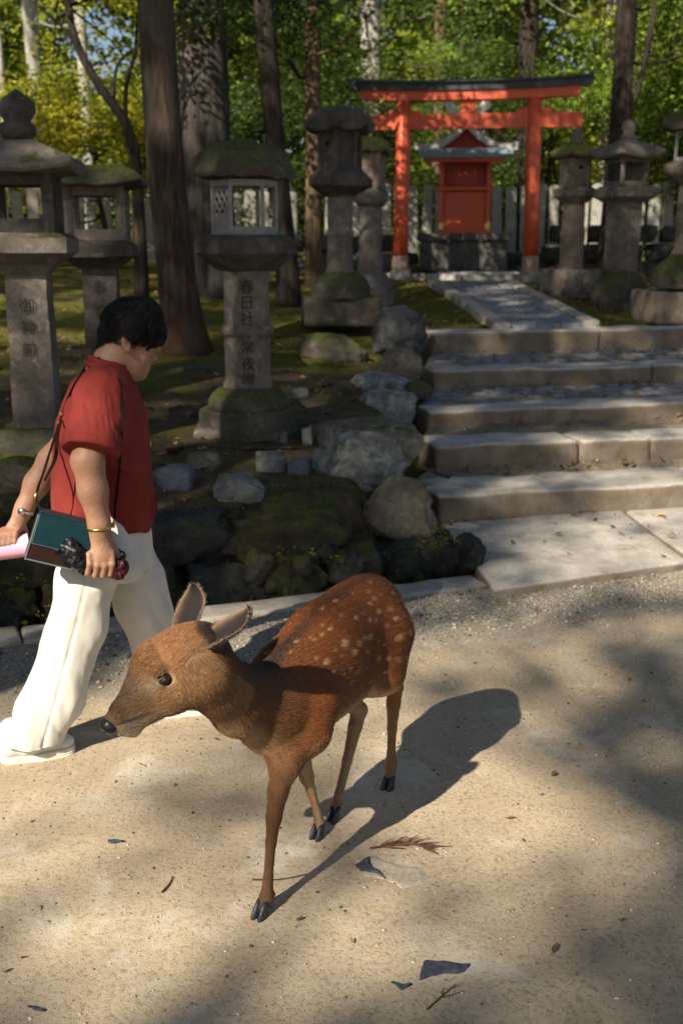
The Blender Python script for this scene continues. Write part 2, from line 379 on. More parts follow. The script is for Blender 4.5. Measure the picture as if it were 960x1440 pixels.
# ------------------------------------------------------------------ hewn stones
def hewn_mesh(name, size, r=.02, seed=0, n=9, amp=.008, freq=5.0, smooth=True):
    P, F = cubesphere(n); Q = np.sign(P)*(1-(1-np.abs(P))**1.8); h = np.asarray(size, float)/2
    q = Q*h; r = min(r, h.min()*.9); inner = np.clip(q, -(h-r), h-r); d = q-inner; L = np.linalg.norm(d, axis=1, keepdims=True)
    V = inner+np.where(L > 1e-9, d/np.maximum(L, 1e-9)*r, 0)
    V = V+amp*np.stack([fbm(V+seed*7.7+j*31, freq, 3, seed+j) for j in range(3)], 1)
    return mesh(name, V, F, smooth)
def hewn(name, c, size, mat, parent=None, rz=0.0, r=.02, seed=0, n=9, amp=.008, freq=5.0, rot=None):
    return obj(name, hewn_mesh(name, size, r, seed, n, amp, freq), mat, parent, loc=c, rot=rot or (0, 0, rz))
def poly_stone(name, pts, ztop, th, mat, parent, seed=0, jit=.012, bev=.015, seg=.12, fq=4):
    """flat stone with a worn irregular outline: pts = xy corners counter-clockwise"""
    pts = [np.asarray(p[:2], float) for p in pts]; R = []
    for i, a in enumerate(pts):
        b = pts[(i+1) % len(pts)]; k = max(2, int(np.linalg.norm(b-a)/seg))
        for j in range(k): R.append(a+(b-a)*j/k)
    R = np.array(R); cen = R.mean(0); P3 = np.c_[R, np.zeros(len(R))]
    R = R+jit*np.stack([fbm(P3, fq, 3, seed), fbm(P3, fq, 3, seed+7)], 1)
    dn = (cen-R); dn /= np.linalg.norm(dn, axis=1, keepdims=True); n = len(R); z = ztop if callable(ztop) else (lambda x, y: ztop+0*x)
    zz = z(R[:, 0], R[:, 1])+.004*fbm(P3, 6, 2, seed+3)
    rings = [np.c_[R, zz-th], np.c_[R, zz-bev], np.c_[R+dn*bev*.4, zz-bev*.35], np.c_[R+dn*bev*1.1, zz]]
    for f in (.25, .5, .75):
        q = R+(cen-R)*f; rings.append(np.c_[q, z(q[:, 0], q[:, 1])+.005*fbm(np.c_[q, 0*q[:, 0]], 5, 3, seed+5)])
    V = np.concatenate(rings+[np.array([[cen[0], cen[1], float(z(cen[0], cen[1]))]])]); F = []
    for k in range(len(rings)-1):
        for j in range(n): m = (j+1) % n; F.append((k*n+j, k*n+m, (k+1)*n+m, (k+1)*n+j))
    e = (len(rings)-1)*n
    for j in range(n): F.append((e+j, e+(j+1) % n, len(V)-1))
    o = np.array([cen[0], cen[1], float(z(cen[0], cen[1]))-th]); return obj(name, mesh(name, V-o, F, True), mat, parent, loc=o)

# kerb of long dressed stones along the road
kerb = tag(empty('kerb', (0, 0, 0)), 'low kerb of pale dressed stones edging the earth road beside the ditch', 'kerb')
rnd = random.Random(4); u = -.02
while u > -6.5:
    L = rnd.uniform(.65, 1.05); a, b = u-L+.012, u
    pts = [xy(a, .0), xy(b, .0), xy(b, .175), xy(a, .175)]
    poly_stone('kerb_stone', pts, .022+rnd.uniform(-.006, .008), .22, MAT['granite'], kerb, seed=int(-u*50), jit=.012, bev=.014)
    u -= L
# ------------------------------------------------------------------ landing slabs and steps
steps = tag(empty('stone_steps', (float(STEPS[0][0][0]), float(STEPS[0][0][1]), 0)), 'worn broad stone steps climbing to the red shrine gate', 'steps')
steps_o = np.array(steps.location)
class _Off: pass
def child_of(o, parent): o.parent = parent; o.matrix_parent_inverse = Matrix.Translation(-Vector(parent.location)); return o
def SC(o): return child_of(o, steps)
bl = atZ(619, 737, .04); br = atZ(868, 715, .04); fr = atZ(968, 790, .04); fl = atZ(696, 830, .04)
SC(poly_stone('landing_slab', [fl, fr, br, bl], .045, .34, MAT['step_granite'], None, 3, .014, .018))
fl2 = atZ(974, 789, .04); bl2 = atZ(874, 714.5, .04); fr2 = fl2+1.5*SU; br2 = bl2+1.9*SU
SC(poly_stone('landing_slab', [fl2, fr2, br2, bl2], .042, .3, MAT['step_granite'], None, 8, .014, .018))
joints = [[.02, 1.86, 3.1, 4.4, 6.0], [.0, 1.02, 1.55, 2.9, 4.4, 6.0], [-.02, 2.1, 3.9, 6.0], [.0, 1.9, 3.6, 6.0], [-.02, 1.6, 3.2, 4.7, 6.2]]
depth = [.50, .36, .34, .36, .36]
for i, (a, zb, zt_) in enumerate(STEPS):
    for k in range(len(joints[i])-1):
        u0, u1 = joints[i][k]+.004, joints[i][k+1]-.004; D = depth[i]+.02*math.sin(k*3+i); hh = zt_-zb+.10
        c = a+SU*(u0+u1)/2+SV*D/2; c = np.array([c[0], c[1], zt_-hh/2+.004*math.sin(k*5+i)])
        m = hewn_mesh('step_stone', (u1-u0, D, hh), .032, i*10+k, 20, .020, 4.5)
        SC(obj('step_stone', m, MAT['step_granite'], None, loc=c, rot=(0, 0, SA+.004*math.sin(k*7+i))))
# earth and cobbles behind each step stone
plain('tread_earth', (.19,.15,.105), .95, (40, .7, .01), spec=.1, var=.35, scale=25)
cob = [rock_mesh('cobble', (1, 1, 1), 60+k, 5, .45, .16, 1.4) for k in range(6)]
for i in range(4):
    a, zb, z0 = STEPS[i]; b = STEPS[i+1]; f0 = a+SV*(depth[i]-.03); f1 = b[0]+SV*.05; z1 = b[1]
    n, m = 60, 10; U, V = np.meshgrid(np.linspace(0, 6, n), np.linspace(0, 1, m), indexing='ij')
    P = f0+(f1-f0)*V[..., None]+SU*U[..., None]; P[..., 2] = (z0-.03)+(z1-z0+.03)*V**.6+.012*fbm(P, 6, 3, i)
    I = np.arange(n*m).reshape(n, m); F = np.stack([I[:-1, :-1], I[1:, :-1], I[1:, 1:], I[:-1, 1:]], -1).reshape(-1, 4)
    SC(obj('packed_earth', mesh('packed_earth', P.reshape(-1, 3), F, True), MAT['tread_earth']))
    if i >= 2:
        r = random.Random(i); uu = .1
        while uu < 3.4:
            for vv in np.arange(.16, .97, .21 if i == 2 else .23):
                s = r.uniform(.09, .16); P = f0+(f1-f0)*(vv+r.uniform(-.05, .05))+SU*(uu+r.uniform(-.04, .04))
                z = (z0-.03)+(z1-z0+.03)*vv**.6
                SC(obj('cobble', cob[r.randrange(6)], MAT['paving'], None, loc=(P[0], P[1], z-.008), rot=(0, 0, r.uniform(0, 6)), scale=(s*1.25, s, .045)))
            uu += r.uniform(.13, .18)
# ------------------------------------------------------------------ path of paving from the top step to the gate
path = tag(empty('paved_path', (1.9, 10.2, .9)), kind='structure')
def PC(o): return child_of(o, path)
pl0, pl1 = np.array([1.44, 10.02]), np.array([1.12, 14.1]); pr0, pr1 = np.array([2.44, 10.24]), np.array([2.22, 14.0])
def pz(x, y): return np.interp(y, [9.9, 10.3, 14.2], [.905, .94, 1.215])
def pq(s, f): a = pl0+(pl1-pl0)*f; b = pr0+(pr1-pr0)*f; return a+(b-a)*s
r = random.Random(12); f = 0.0
while f < .99:
    df = min(r.uniform(.09, .15), 1-f)
    for s0, s1 in ((-.01, .14), (.86, 1.01)):
        PC(poly_stone('edge_stone', [pq(s0, f+.004), pq(s1, f+.004), pq(s1, f+df), pq(s0, f+df)], lambda x, y: pz(x, y)+.02, .14, MAT['granite'], None, int(f*900)+int(s0*9), .01, .012))
    f += df
f = 0.0; row = 0
while f < .985:
    df = min(r.uniform(.035, .06), 1-f); cuts = [.15]+sorted(.15+.7*(k+r.uniform(-.3, .3))/4 for k in (1, 2, 3))+[.85]
    for k in range(4):
        j = lambda: r.uniform(-.006, .006)
        PC(poly_stone('paving_stone', [pq(cuts[k]+.006, f+.0015+j()*.4), pq(cuts[k+1]-.006, f+.0015+j()*.4), pq(cuts[k+1]-.006+j()*2, f+df-.001+j()*.3), pq(cuts[k]+.006+j()*2, f+df-.001+j()*.3)],
           lambda x, y: pz(x, y)+.006, .09, MAT['paving'], None, row*4+k, .02, .012, .09))
    f += df; row += 1
# ------------------------------------------------------------------ retaining wall left of the steps
wall = tag(empty('retaining_wall', (*xy(-2, .3), -.3)), 'low rough retaining wall of dark mossy fieldstones above the ditch', 'wall')
def WC(o): return child_of(o, wall)
rnd = random.Random(21); k = 0
for row, (zb, zt_, mats) in enumerate([(-.32, -.08, ['wall_mossy']), (-.08, .15, ['wall_stone', 'wall_mossy', 'wall_mossy']), (.13, .40, ['wall_stone', 'wall_mossy', 'wall_mossy'])]):
    u = (.1, -.05, -.62)[row]
    while u > -5.2:
        L = rnd.uniform(.26, .46) if row < 2 else rnd.uniform(.36, .72); h = zt_-zb+rnd.uniform(-.02, .05)
        D = .26+rnd.uniform(0, .08); x, y = xy(u-L/2, .27+.05*row+D/2+rnd.uniform(-.03, .03)); k += 1
        m = rock_mesh('wall_stone', (L*1.2, D*1.3, h*1.28), 300+k, 13, .62, .26, 2.1, cut=4)
        WC(obj('wall_stone', m, MAT[rnd.choice(mats)], None, loc=(x, y, (zb+zt_)/2), rot=(rnd.uniform(-.08, .08), rnd.uniform(-.06, .06), KA+rnd.uniform(-.08, .08))))
        u -= L*.97
chips = [rock_mesh('filler_stone', (1, 1, 1), 500+q, 6, .5, .22, 2.0, cut=3) for q in range(5)]
for q in range(70):
    u_ = rnd.uniform(-4.5, .05); x, y = xy(u_, rnd.uniform(.30, .40)); sz = rnd.uniform(.07, .17); zz = rnd.uniform(-.28, .36 if u_ < -.7 else .12)
    WC(obj('filler_stone', chips[q % 5], MAT[rnd.choice(['wall_stone', 'wall_mossy', 'mossy_stone'])], None, loc=(x, y+(.1 if zz > .2 else 0), zz), rot=(rnd.uniform(0, 6), rnd.uniform(0, 6), rnd.uniform(0, 6)), scale=(sz*1.5, sz, sz)))
# ------------------------------------------------------------------ boulders and loose rocks
def boulder(name, box, mat, seed, label, depthy=None, thick=.8, sq=.3, amp=.20, cut=5, cat='boulder', group=None, sink=.12, n=24, rotx=0.0):
    x0, y0, x1, y1 = box; base = onT((x0+x1)/2, y1) if depthy is None else atY((x0+x1)/2, y1, depthy)
    zc = (base-_C)@_fw; w = (x1-x0)/FPX*zc; h = (y1-y0)/FPX*zc; d = w*thick
    ctr = atY((x0+x1)/2, (y0+y1)/2, base[1]+d*.35)
    m = rock_mesh(name, (w*1.04, d, h*(1+sink)), seed, n, sq, amp, 1.5, cut)
    me = np.array([v.co for v in m.vertices])
    o = obj(name, m, MAT[mat], loc=(ctr[0], ctr[1], ctr[2]-h*sink*.4), rot=(0, rotx, random.Random(seed).uniform(-.3, .3)))
    return tag(o, label, cat, group)
stone_mat('boulder_dark', (.03,.028,.026), (.085,.082,.078), (.19,.185,.175), 3.5, .2, lichen=.4, bump=.8)
boulder('boulder', (511, 430, 599, 502), 'boulder_dark', 31, 'rounded dark grey boulder at the left end of the top step', 9.2, .8, .25, .2)
boulder('boulder', (417, 464, 527, 528), 'mossy_stone', 32, 'low dark boulder covered in moss in front of the unlit lantern base', 8.9, .7, .3, .14)
boulder('boulder', (523, 487, 593, 542), 'boulder_brown', 33, 'pitted brown boulder beside the second highest step', 8.35, .8)
boulder('boulder', (488, 522, 582, 566), 'boulder_grey', 34, 'flat pale grey boulder beside the middle step', 7.95, .9)
boulder('boulder', (502, 547, 590, 598), 'boulder_grey', 35, 'blocky lichen spotted boulder below the flat pale one', 7.45, .8, .45)
boulder('boulder', (424, 584, 600, 664), 'boulder_brown', 36, 'large smooth tan boulder behind the white lichen boulder', 6.35, .55, .3, .13)
boulder('boulder', (434, 604, 576, 692), 'boulder_grey', 37, 'craggy boulder whitened by lichen on the wall corner', 5.75, .6, .3, .24)
boulder('boulder', (503, 664, 619, 768), 'boulder_brown', 38, 'domed brown boulder at the foot of the lowest step', 5.4, .7, .2, .17)
boulder('rock', (570, 535, 613, 560), 'mossy_stone', 39, 'small mossy rock at the end of the middle step', 7.9, .8, cat='rock')
boulder('rock', (208, 650, 277, 690), 'blue_stone', 41, 'slanted blue grey slab on the bank behind the walking person', None, .7, .6, .12, 5, 'rock')
boulder('rock', (297, 662, 376, 710), 'boulder_grey', 42, 'angular pale rock on the leaf littered bank', None, .7, .5, .12, 6, 'rock')
boulder('rock', (357, 630, 405, 665), 'boulder_grey', 43, 'upright squarish pale rock below the lantern with a lattice window', None, .6, .6, .1, 5, 'rock')
boulder('rock', (402, 640, 438, 668), 'blue_stone', 44, 'small blue grey rock against the tan boulder', None, .7, .6, .1, 5, 'rock')
boulder('rock', (262, 634, 312, 662), 'boulder_brown', 45, 'flat brown rock half sunk in the bank', None, .8, .4, .12, 4, 'rock')
boulder('rock', (402, 544, 436, 562), 'boulder_grey', 46, 'small pale flat stone behind the lantern with a lattice window', None, .8, .4, .1, 4, 'rock')
boulder('rock', (424, 600, 440, 628), 'granite', 47, 'small upright pale stone at the corner of the lantern footing', None, .7, .6, .1, 4, 'rock')
boulder('rock', (-6, 640, 74, 690), 'mossy_stone', 48, 'mossy rock on the bank under the squared lantern pillar', None, .7, .4, .14, 4, 'rock')
boulder('rock', (0, 690, 60, 740), 'wall_mossy', 49, 'dull green rock on the bank edge above the ditch', None, .6, .5, .14, 4, 'rock')

# ================================================================== TORII
def paint_mat(name, c, worn, rough=.5):
    t = NT(name); w = t.co('Object'); n = t.noise(4, 6, .65, w); cc = t.ramp(n, [(.3, tuple(x*.78 for x in c)), (.6, c), (.8, tuple(min(1, x*1.15+.01) for x in c))])
    st = t.noise(3, 6, .75, t.co('Object', (9, 9, .8))); cc = t.mix(t.ramp(st, [(.60, 0.0), (.74, .5)]), cc, worn)
    t.col(cc); t.set(Roughness=t.ramp(n, [(.3, rough-.1), (.7, rough+.2)])); t.bump(t.noise(30, 5, .6, t.co('Object', (3, 3, .4))), .25, .004); MAT[name] = t.m
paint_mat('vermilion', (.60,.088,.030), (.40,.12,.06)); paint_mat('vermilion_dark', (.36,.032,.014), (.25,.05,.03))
paint_mat('black_paint', (.018,.018,.024), (.05,.05,.055), .45); paint_mat('worn_base', (.34,.22,.17), (.45,.38,.32), .7)
def zy(py, Yd): return float(atY(480, py, Yd)[2])
TL, TR = atY(562, 388, 15.0)[:2], atY(744, 395, 14.72)[:2]; TM = (TL+TR)/2; TA = math.atan2(*(TR-TL)[::-1]); TS = float(np.linalg.norm(TR-TL)); TZ = 1.20
tor = tag(empty('torii_gate', (*TM, TZ), TA), 'vermilion wooden torii gate with black top beam at the path end', 'torii')
for s in (-1, 1):
    mb = MB(); zz = [.31, .95, 1.7, 2.31]; mb.tube([(s*TS/2*(1-.012*i), 0, z) for i, z in enumerate(zz)], [.105, .102, .098, .094], 24)
    pil = mb.build('pillar', MAT['vermilion'], tor, True)
    mb = MB(); mb.tube([(s*TS/2, 0, z) for z in (.1, .12, .29, .31)], [.112, .114, .112, .106], 24); mb.build('pillar_sleeve', MAT['worn_base'], tor, True)
    mb = MB(); V, F = tube([(s*TS/2, 0, z) for z in (-.1, .04, .10, .115)], [.15, .148, .138, .12], 20); mb.add(V, F); mb.build('base_stone', MAT['picket_stone'], tor, True)
def beam(name, x0, x1, z0, z1, d, mat, curve=0.0, slant=0.0, n=24, topd=None):
    xs = np.linspace(x0, x1, n); V = []
    for x in xs:
        q = abs(x/max(abs(x0), abs(x1))); lift = curve*q**3; e = (slant if x > 0 else -slant)*(1 if q > .999 else 0); td = topd or d
        V += [(x, -d/2, z0+lift), (x, d/2, z0+lift), (x+e, td/2, z1+lift*1.15), (x+e, -td/2, z1+lift*1.15)]
    F = []
    for i in range(n-1):
        for j in range(4): k = (j+1) % 4; F.append((i*4+j, (i+1)*4+j, (i+1)*4+k, i*4+k))
    F += [(0, 1, 2, 3), ((n-1)*4+3, (n-1)*4+2, (n-1)*4+1, (n-1)*4)]
    return obj(name, mesh(name, V, F), MAT[mat], tor)
kx = 1.55
beam('shimaki_beam', -kx+.15, kx-.15, 2.295, 2.405, .19, 'vermilion', .025, .02)
beam('kasagi_beam', -kx, kx, 2.408, 2.50, .25, 'black_paint', .035, .05)
beam('roof_ridge', -kx-.02, kx+.02, 2.502, 2.545, .34, 'black_paint', .04, .04, topd=.10)
beam('nuki_beam', -1.42, 1.46, 1.94, 2.125, .10, 'vermilion')
obj('central_strut', mesh('central_strut', *rbox((.20, .085, .168), .008)), MAT['vermilion'], tor, loc=(0, 0, 2.2105))
for s in (-1, 1):
    for e in (-1, 1): obj('wedge', mesh('wedge', *rbox((.15, .085, .05), .006)), MAT['vermilion'], tor, loc=(s*(TS/2-.02)+e*.155, 0, 2.150))
# ================================================================== SHRINE
SY = 16.7; SX = float(atY(652, 330, SY)[0]); SZ = zy(382, SY)
shr = tag(empty('small_shrine', (SX, SY, SZ), -.12), 'small vermilion wooden shrine with curved gable roof on a dark stone plinth', 'shrine')
ps = SY/1500*.985
def sp_(name, c, size, mat, bev=.006, parent=shr): return obj(name, mesh(name, *rbox(size, bev)), MAT[mat], parent, loc=c)
t = zy(331, SY)-SZ
hp = hewn_mesh('stone_plinth', (1.30, 1.15, t), .05, 5, 10, .02); o = obj('stone_plinth', hp, MAT['plinth_dark'], shr, loc=(0, .15, t/2))
for _s in (-1, 0, 1): hewn('plinth_course', (_s*.47, -.40, t-.03), (.44, .16, .10), MAT['plinth_dark'], shr, seed=_s+4, n=6)
bw, bh = .76, 1.16; bz = t+.03
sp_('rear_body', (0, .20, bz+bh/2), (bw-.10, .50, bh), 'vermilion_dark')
for s in (-1, 1):
    sp_('post', (s*(bw/2-.035), -.13, bz+bh/2), (.07, .07, bh), 'vermilion'); sp_('post', (s*(bw/2-.035), .46, bz+bh/2), (.07, .07, bh), 'vermilion')
    sp_('post_shoe', (s*(bw/2-.035), -.137, bz+.05), (.095, .095, .11), 'gold')if 'gold' in MAT else None
    sp_('side_panel', (s*(bw/2-.03), .165, bz+.5), (.03, .5, 1.0), 'vermilion')
sp_('front_panel', (0, -.115, bz+.31), (bw-.15, .03, .58), 'vermilion')
sp_('sill', (0, -.13, bz+.02), (bw+.06, .12, .05), 'vermilion'); sp_('rail', (0, -.145, bz+.64), (bw+.10, .10, .055), 'vermilion')
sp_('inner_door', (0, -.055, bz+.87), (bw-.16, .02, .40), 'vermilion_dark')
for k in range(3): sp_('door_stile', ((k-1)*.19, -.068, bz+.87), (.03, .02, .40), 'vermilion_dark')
sp_('lintel', (0, -.13, bz+bh-.10), (bw+.05, .07, .09), 'vermilion')
plain('bark_roof', (.30,.28,.27), .85, (40, .5, .01)); plain('copper_eave', (.16,.22,.25), .55, (20, .3, .004)); plain('pale_wood', (.62,.52,.42), .7, (40, .3, .003)); plain('brass', (.55,.38,.12), .4, metal=.8)
for s in (-1, 1): sp_('corner_fitting', (s*(bw/2-.035), -.142, bz+.10), (.082, .075, .10), 'brass')
plain('pale_board', (.44,.41,.38), .8, (40, .4, .004))
# curved gable roof, ridge running back
ez = bz+bh-.02; ry0, ry1 = -.42, .72
def roof_prof(q): return np.array([q*.74, ez+.02+.36*(1-q)**2.1+.06*q**4])
for s in (-1, 1):
    q = np.linspace(0, 1, 12); P = np.array([roof_prof(k) for k in q]); V = []; n = len(q)
    for y in (ry0, ry1):
        for up in (0, .06): V += [(s*p[0], y, p[1]+up) for p in P]
    V = np.array(V); F = []
    for i in range(n-1): F += [(n+i, n+i+1, 3*n+i+1, 3*n+i), (i, 2*n+i, 2*n+i+1, i+1), (i, i+1, n+i+1, n+i), (2*n+i, 3*n+i, 3*n+i+1, 2*n+i+1)]
    F += [(n-1, 3*n-1, 4*n-1, 2*n-1), (0, n, 3*n, 2*n)]
    F = [f if s > 0 else f[::-1] for f in F]
    obj('roof_slope', mesh('roof_slope', V, F), MAT['bark_roof'], shr)
    V2 = []                                                           # pale bargeboard
    for y in (ry0-.05, ry0-.004):
        for up in (-.055, .045): V2 += [(s*p[0]*1.0, y, p[1]+up) for p in P]
    F2 = []
    for i in range(n-1): F2 += [(i, i+1, n+i+1, n+i), (2*n+i, 3*n+i, 3*n+i+1, 2*n+i+1), (n+i, n+i+1, 3*n+i+1, 3*n+i), (i, 2*n+i, 2*n+i+1, i+1)]
    F2 += [(n-1, 3*n-1, 4*n-1, 2*n-1)]
    obj('bargeboard', mesh('bargeboard', V2, [f if s > 0 else f[::-1] for f in F2]), MAT['pale_board'], shr)
q = np.linspace(-1, 1, 21); V = [(k*.64, ry0+.06, roof_prof(abs(k))[1]-.04) for k in q]+[(k*.64, ry0+.06, ez-.02) for k in q]
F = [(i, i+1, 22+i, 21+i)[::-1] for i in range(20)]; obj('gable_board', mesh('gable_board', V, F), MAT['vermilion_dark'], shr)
# front canopy with a blue-grey edge
V = [(-.60, -.48, ez+.05), (.60, -.48, ez+.05), (.66, -.72, ez-.03), (-.66, -.72, ez-.03)]; V += [(x, y, z-.05) for x, y, z in V]
obj('canopy_roof', mesh('canopy_roof', V, [(0, 3, 2, 1), (4, 5, 6, 7), (0, 1, 5, 4), (2, 3, 7, 6), (1, 2, 6, 5), (3, 0, 4, 7)]), MAT['bark_roof'], shr)
sp_('eave_board', (0, -.735, ez-.05), (1.34, .03, .11), 'copper_eave'); sp_('eave_beam', (0, -.64, ez-.12), (1.1, .06, .07), 'vermilion')
for s in (-1, 1): sp_('canopy_post', (s*.36, -.62, bz+bh/2-.12), (.05, .05, .01), 'vermilion') if False else None
for s in (-1, 1):
    a = math.radians(37)*s; R = np.array([[math.cos(a), 0, math.sin(a)], [0, 1, 0], [-math.sin(a), 0, math.cos(a)]])
    for yy in (ry0+.02, ry1-.1): MB().box((s*.16+(-.0), yy+(.02*s), ez+.56), (.07, .035, .58), R=R).build('crossed_finial', MAT['pale_wood'], shr)
sp_('ridge_beam', (0, .15, ez+.43), (.10, 1.2, .09), 'bark_roof')
for k in range(3): MB().tube([(-.12, ry0+.25+k*.3, ez+.51), (.12, ry0+.25+k*.3, ez+.51)], .05, 10).build('ridge_log', MAT['black_paint'], shr, True)
# stone edging in front of the shrine, with paving
plat = tag(empty('shrine_platform', (SX-.1, 15.0, 1.1)), 'low lit stone edging and paving between the red gate posts', 'platform')
u = -1.12; k = 0
while u < 1.2:
    L = .5+.13*math.sin(k*2.3); c = TM+np.array([math.cos(TA), math.sin(TA)])*(u+L/2)+np.array([.02, .22]); k += 1
    o = hewn('edging_stone', (c[0], c[1], TZ-.005), (L-.012, .2, .15), MAT['picket_stone'], None, TA, seed=k, n=7); child_of(o, plat); u += L
for k in range(12):
    c = np.array([SX-.30+(k % 4)*.30-.02, 15.35+(k//4)*.30]); o = hewn('paving_stone', (c[0], c[1], TZ+.03), (.28, .28, .1), MAT['paving'], None, -.1, seed=90+k, n=5, amp=.012); child_of(o, plat)
# ================================================================== STONE PICKET FENCE
def picket_mesh(k):
    h = 1.12+.05*math.sin(k*3.7); w = .165+.012*math.sin(k*5.1); d = .11; n = 7; a = np.linspace(0, math.pi, n)
    top = [(w/2*math.cos(t), h-w*.30+w*.30*math.sin(t)) for t in a]; out = [(-w/2, 0), (w/2, 0)]+top
    V = [(x, -d/2, z) for x, z in out]+[(x, d/2, z) for x, z in out]; m = len(out)
    F = [tuple(range(m))[::1], tuple(range(m, 2*m))[::-1]]+[(i, (i+1) % m, m+(i+1) % m, m+i)[::-1] for i in range(m)]
    V = np.array(V)+.006*fbm(np.array(V)+k, 4, 2, k)[:, None]; return mesh('picket', V, F)
pk = [picket_mesh(k) for k in range(6)]
def fence(p0, p1, zb, label):
    f = tag(empty('picket_fence', (p0[0], p0[1], zb)), label, 'fence'); L = math.hypot(p1[0]-p0[0], p1[1]-p0[1]); a = math.atan2(p1[1]-p0[1], p1[0]-p0[0]); n = int(L/.232); r = random.Random(int(L*10))
    for i in range(n):
        o = obj('picket', pk[r.randrange(6)], MAT['picket_stone'], f, loc=(math.cos(a)*i*.232, math.sin(a)*i*.232, r.uniform(-.04, .03)), rot=(r.uniform(-.02, .02), r.uniform(-.025, .025), a+r.uniform(-.08, .08)))
    for z in (.25, .72): MB().box((math.cos(a)*L/2, math.sin(a)*L/2, z), (L, .05, .06), a).build('rail', MAT['plinth_dark'], f, loc=(-math.sin(a)*.09, math.cos(a)*.09, 0))
fence((-.2, 18.5), (7.6, 18.1), 1.52, 'pale stone picket fence behind the small red shrine')
fence((-8.2, 17.5), (-.5, 18.6), 1.40, 'weathered stone picket fence in the shade behind the tree trunks')
def block_wall(p0, p1, zb, rows, hrow, mat, label, seed, lmin=.3, lmax=.62):
    w = tag(empty('stone_wall', (p0[0], p0[1], zb)), label, 'wall'); L = math.hypot(p1[0]-p0[0], p1[1]-p0[1]); a = math.atan2(p1[1]-p0[1], p1[0]-p0[0]); r = random.Random(seed); k = 0
    for j in range(rows):
        s = -.1*(j % 2)
        while s < L:
            l = r.uniform(lmin, lmax); k += 1; m = rock_mesh('wall_stone', (l*1.06, .42, hrow*1.12), seed*50+k, 6, .75, .09, 1.6, cut=2)
            obj('wall_stone', m, MAT[mat if r.random() > .25 else 'wall_stone'], w, loc=(math.cos(a)*(s+l/2), math.sin(a)*(s+l/2), hrow*(j+.5)), rot=(0, r.uniform(-.04, .04), a+r.uniform(-.06, .06))); s += l
block_wall((3.15, 16.9), (7.8, 16.5), 1.12, 3, .28, 'wall_stone', 'dark dry stone wall behind the three lanterns right of the gate', 3)
block_wall((-2.5, 15.2), (.35, 15.6), 1.0, 3, .27, 'boulder_dark', 'grey rubble wall behind the lanterns left of the gate', 4, .4, .8)
block_wall((-.2, 17.2), (3.1, 17.0), 1.15, 2, .2, 'plinth_dark', 'low dark stone footing under the fence behind the shrine', 6)

# ================================================================== STONE LANTERNS
def ring_lathe(prof, n, m=4, amp=.006, seed=0, rot=0.0, freq=5.0):
    """prof: (apothem, z[, corner lift]); n sides, 0 = round"""
    K = 28 if n == 0 else n*m; th = np.arange(K)*2*math.pi/K
    if n == 0: sh = np.ones(K); cor = np.zeros(K)
    else:
        loc = (th % (2*math.pi/n))-math.pi/n; sh = 1/np.cos(loc); sh = np.minimum(sh, 1/math.cos(math.pi/n)*.985); cor = (np.abs(loc)/(math.pi/n))**3
    R = []
    for p in prof:
        l = p[2] if len(p) > 2 else 0.0; R.append(np.stack([p[0]*sh*np.cos(th+rot), p[0]*sh*np.sin(th+rot), p[1]+l*cor], 1))
    V = np.concatenate(R+[np.array([[0, 0, prof[0][1]], [0, 0, prof[-1][1]]])]); N = len(prof)
    d = np.stack([fbm(V+seed*3.3+j*13, freq, 3, seed+j) for j in range(3)], 1); V = V+amp*1.35*d+amp*.7*np.stack([fbm(V+seed*5.3+j*17, freq*4.2, 2, seed+j+9) for j in range(3)], 1)
    F = []
    for i in range(N-1):
        for j in range(K): k = (j+1) % K; F.append((i*K+j, i*K+k, (i+1)*K+k, (i+1)*K+j))
    for j in range(K): F.append((N*K, (j+1) % K, j)); F.append((N*K+1, (N-1)*K+j, (N-1)*K+(j+1) % K))
    return V, F
def dense(prof, step=.03):
    out = []
    for a, b in zip(prof[:-1], prof[1:]):
        a = list(a)+[0]*(3-len(a)); b = list(b)+[0]*(3-len(b)); k = max(1, int(math.hypot(b[0]-a[0], b[1]-a[1])/step))
        for j in range(k): out.append(tuple(a[i]+(b[i]-a[i])*j/k for i in range(3)))
    out.append(tuple(list(prof[-1])+[0]*(3-len(prof[-1])))); return out
def lpart(name, prof, n, mat, parent, seed, amp=.006, rot=0.0, m=5, step=.035):
    V, F = ring_lathe(dense(prof, step), n, m, amp, seed, rot); me = mesh(name, V, F, n == 0)
    if n: me.polygons.foreach_set('use_smooth', [False]*len(me.polygons))
    return obj(name, me, MAT[mat], parent)
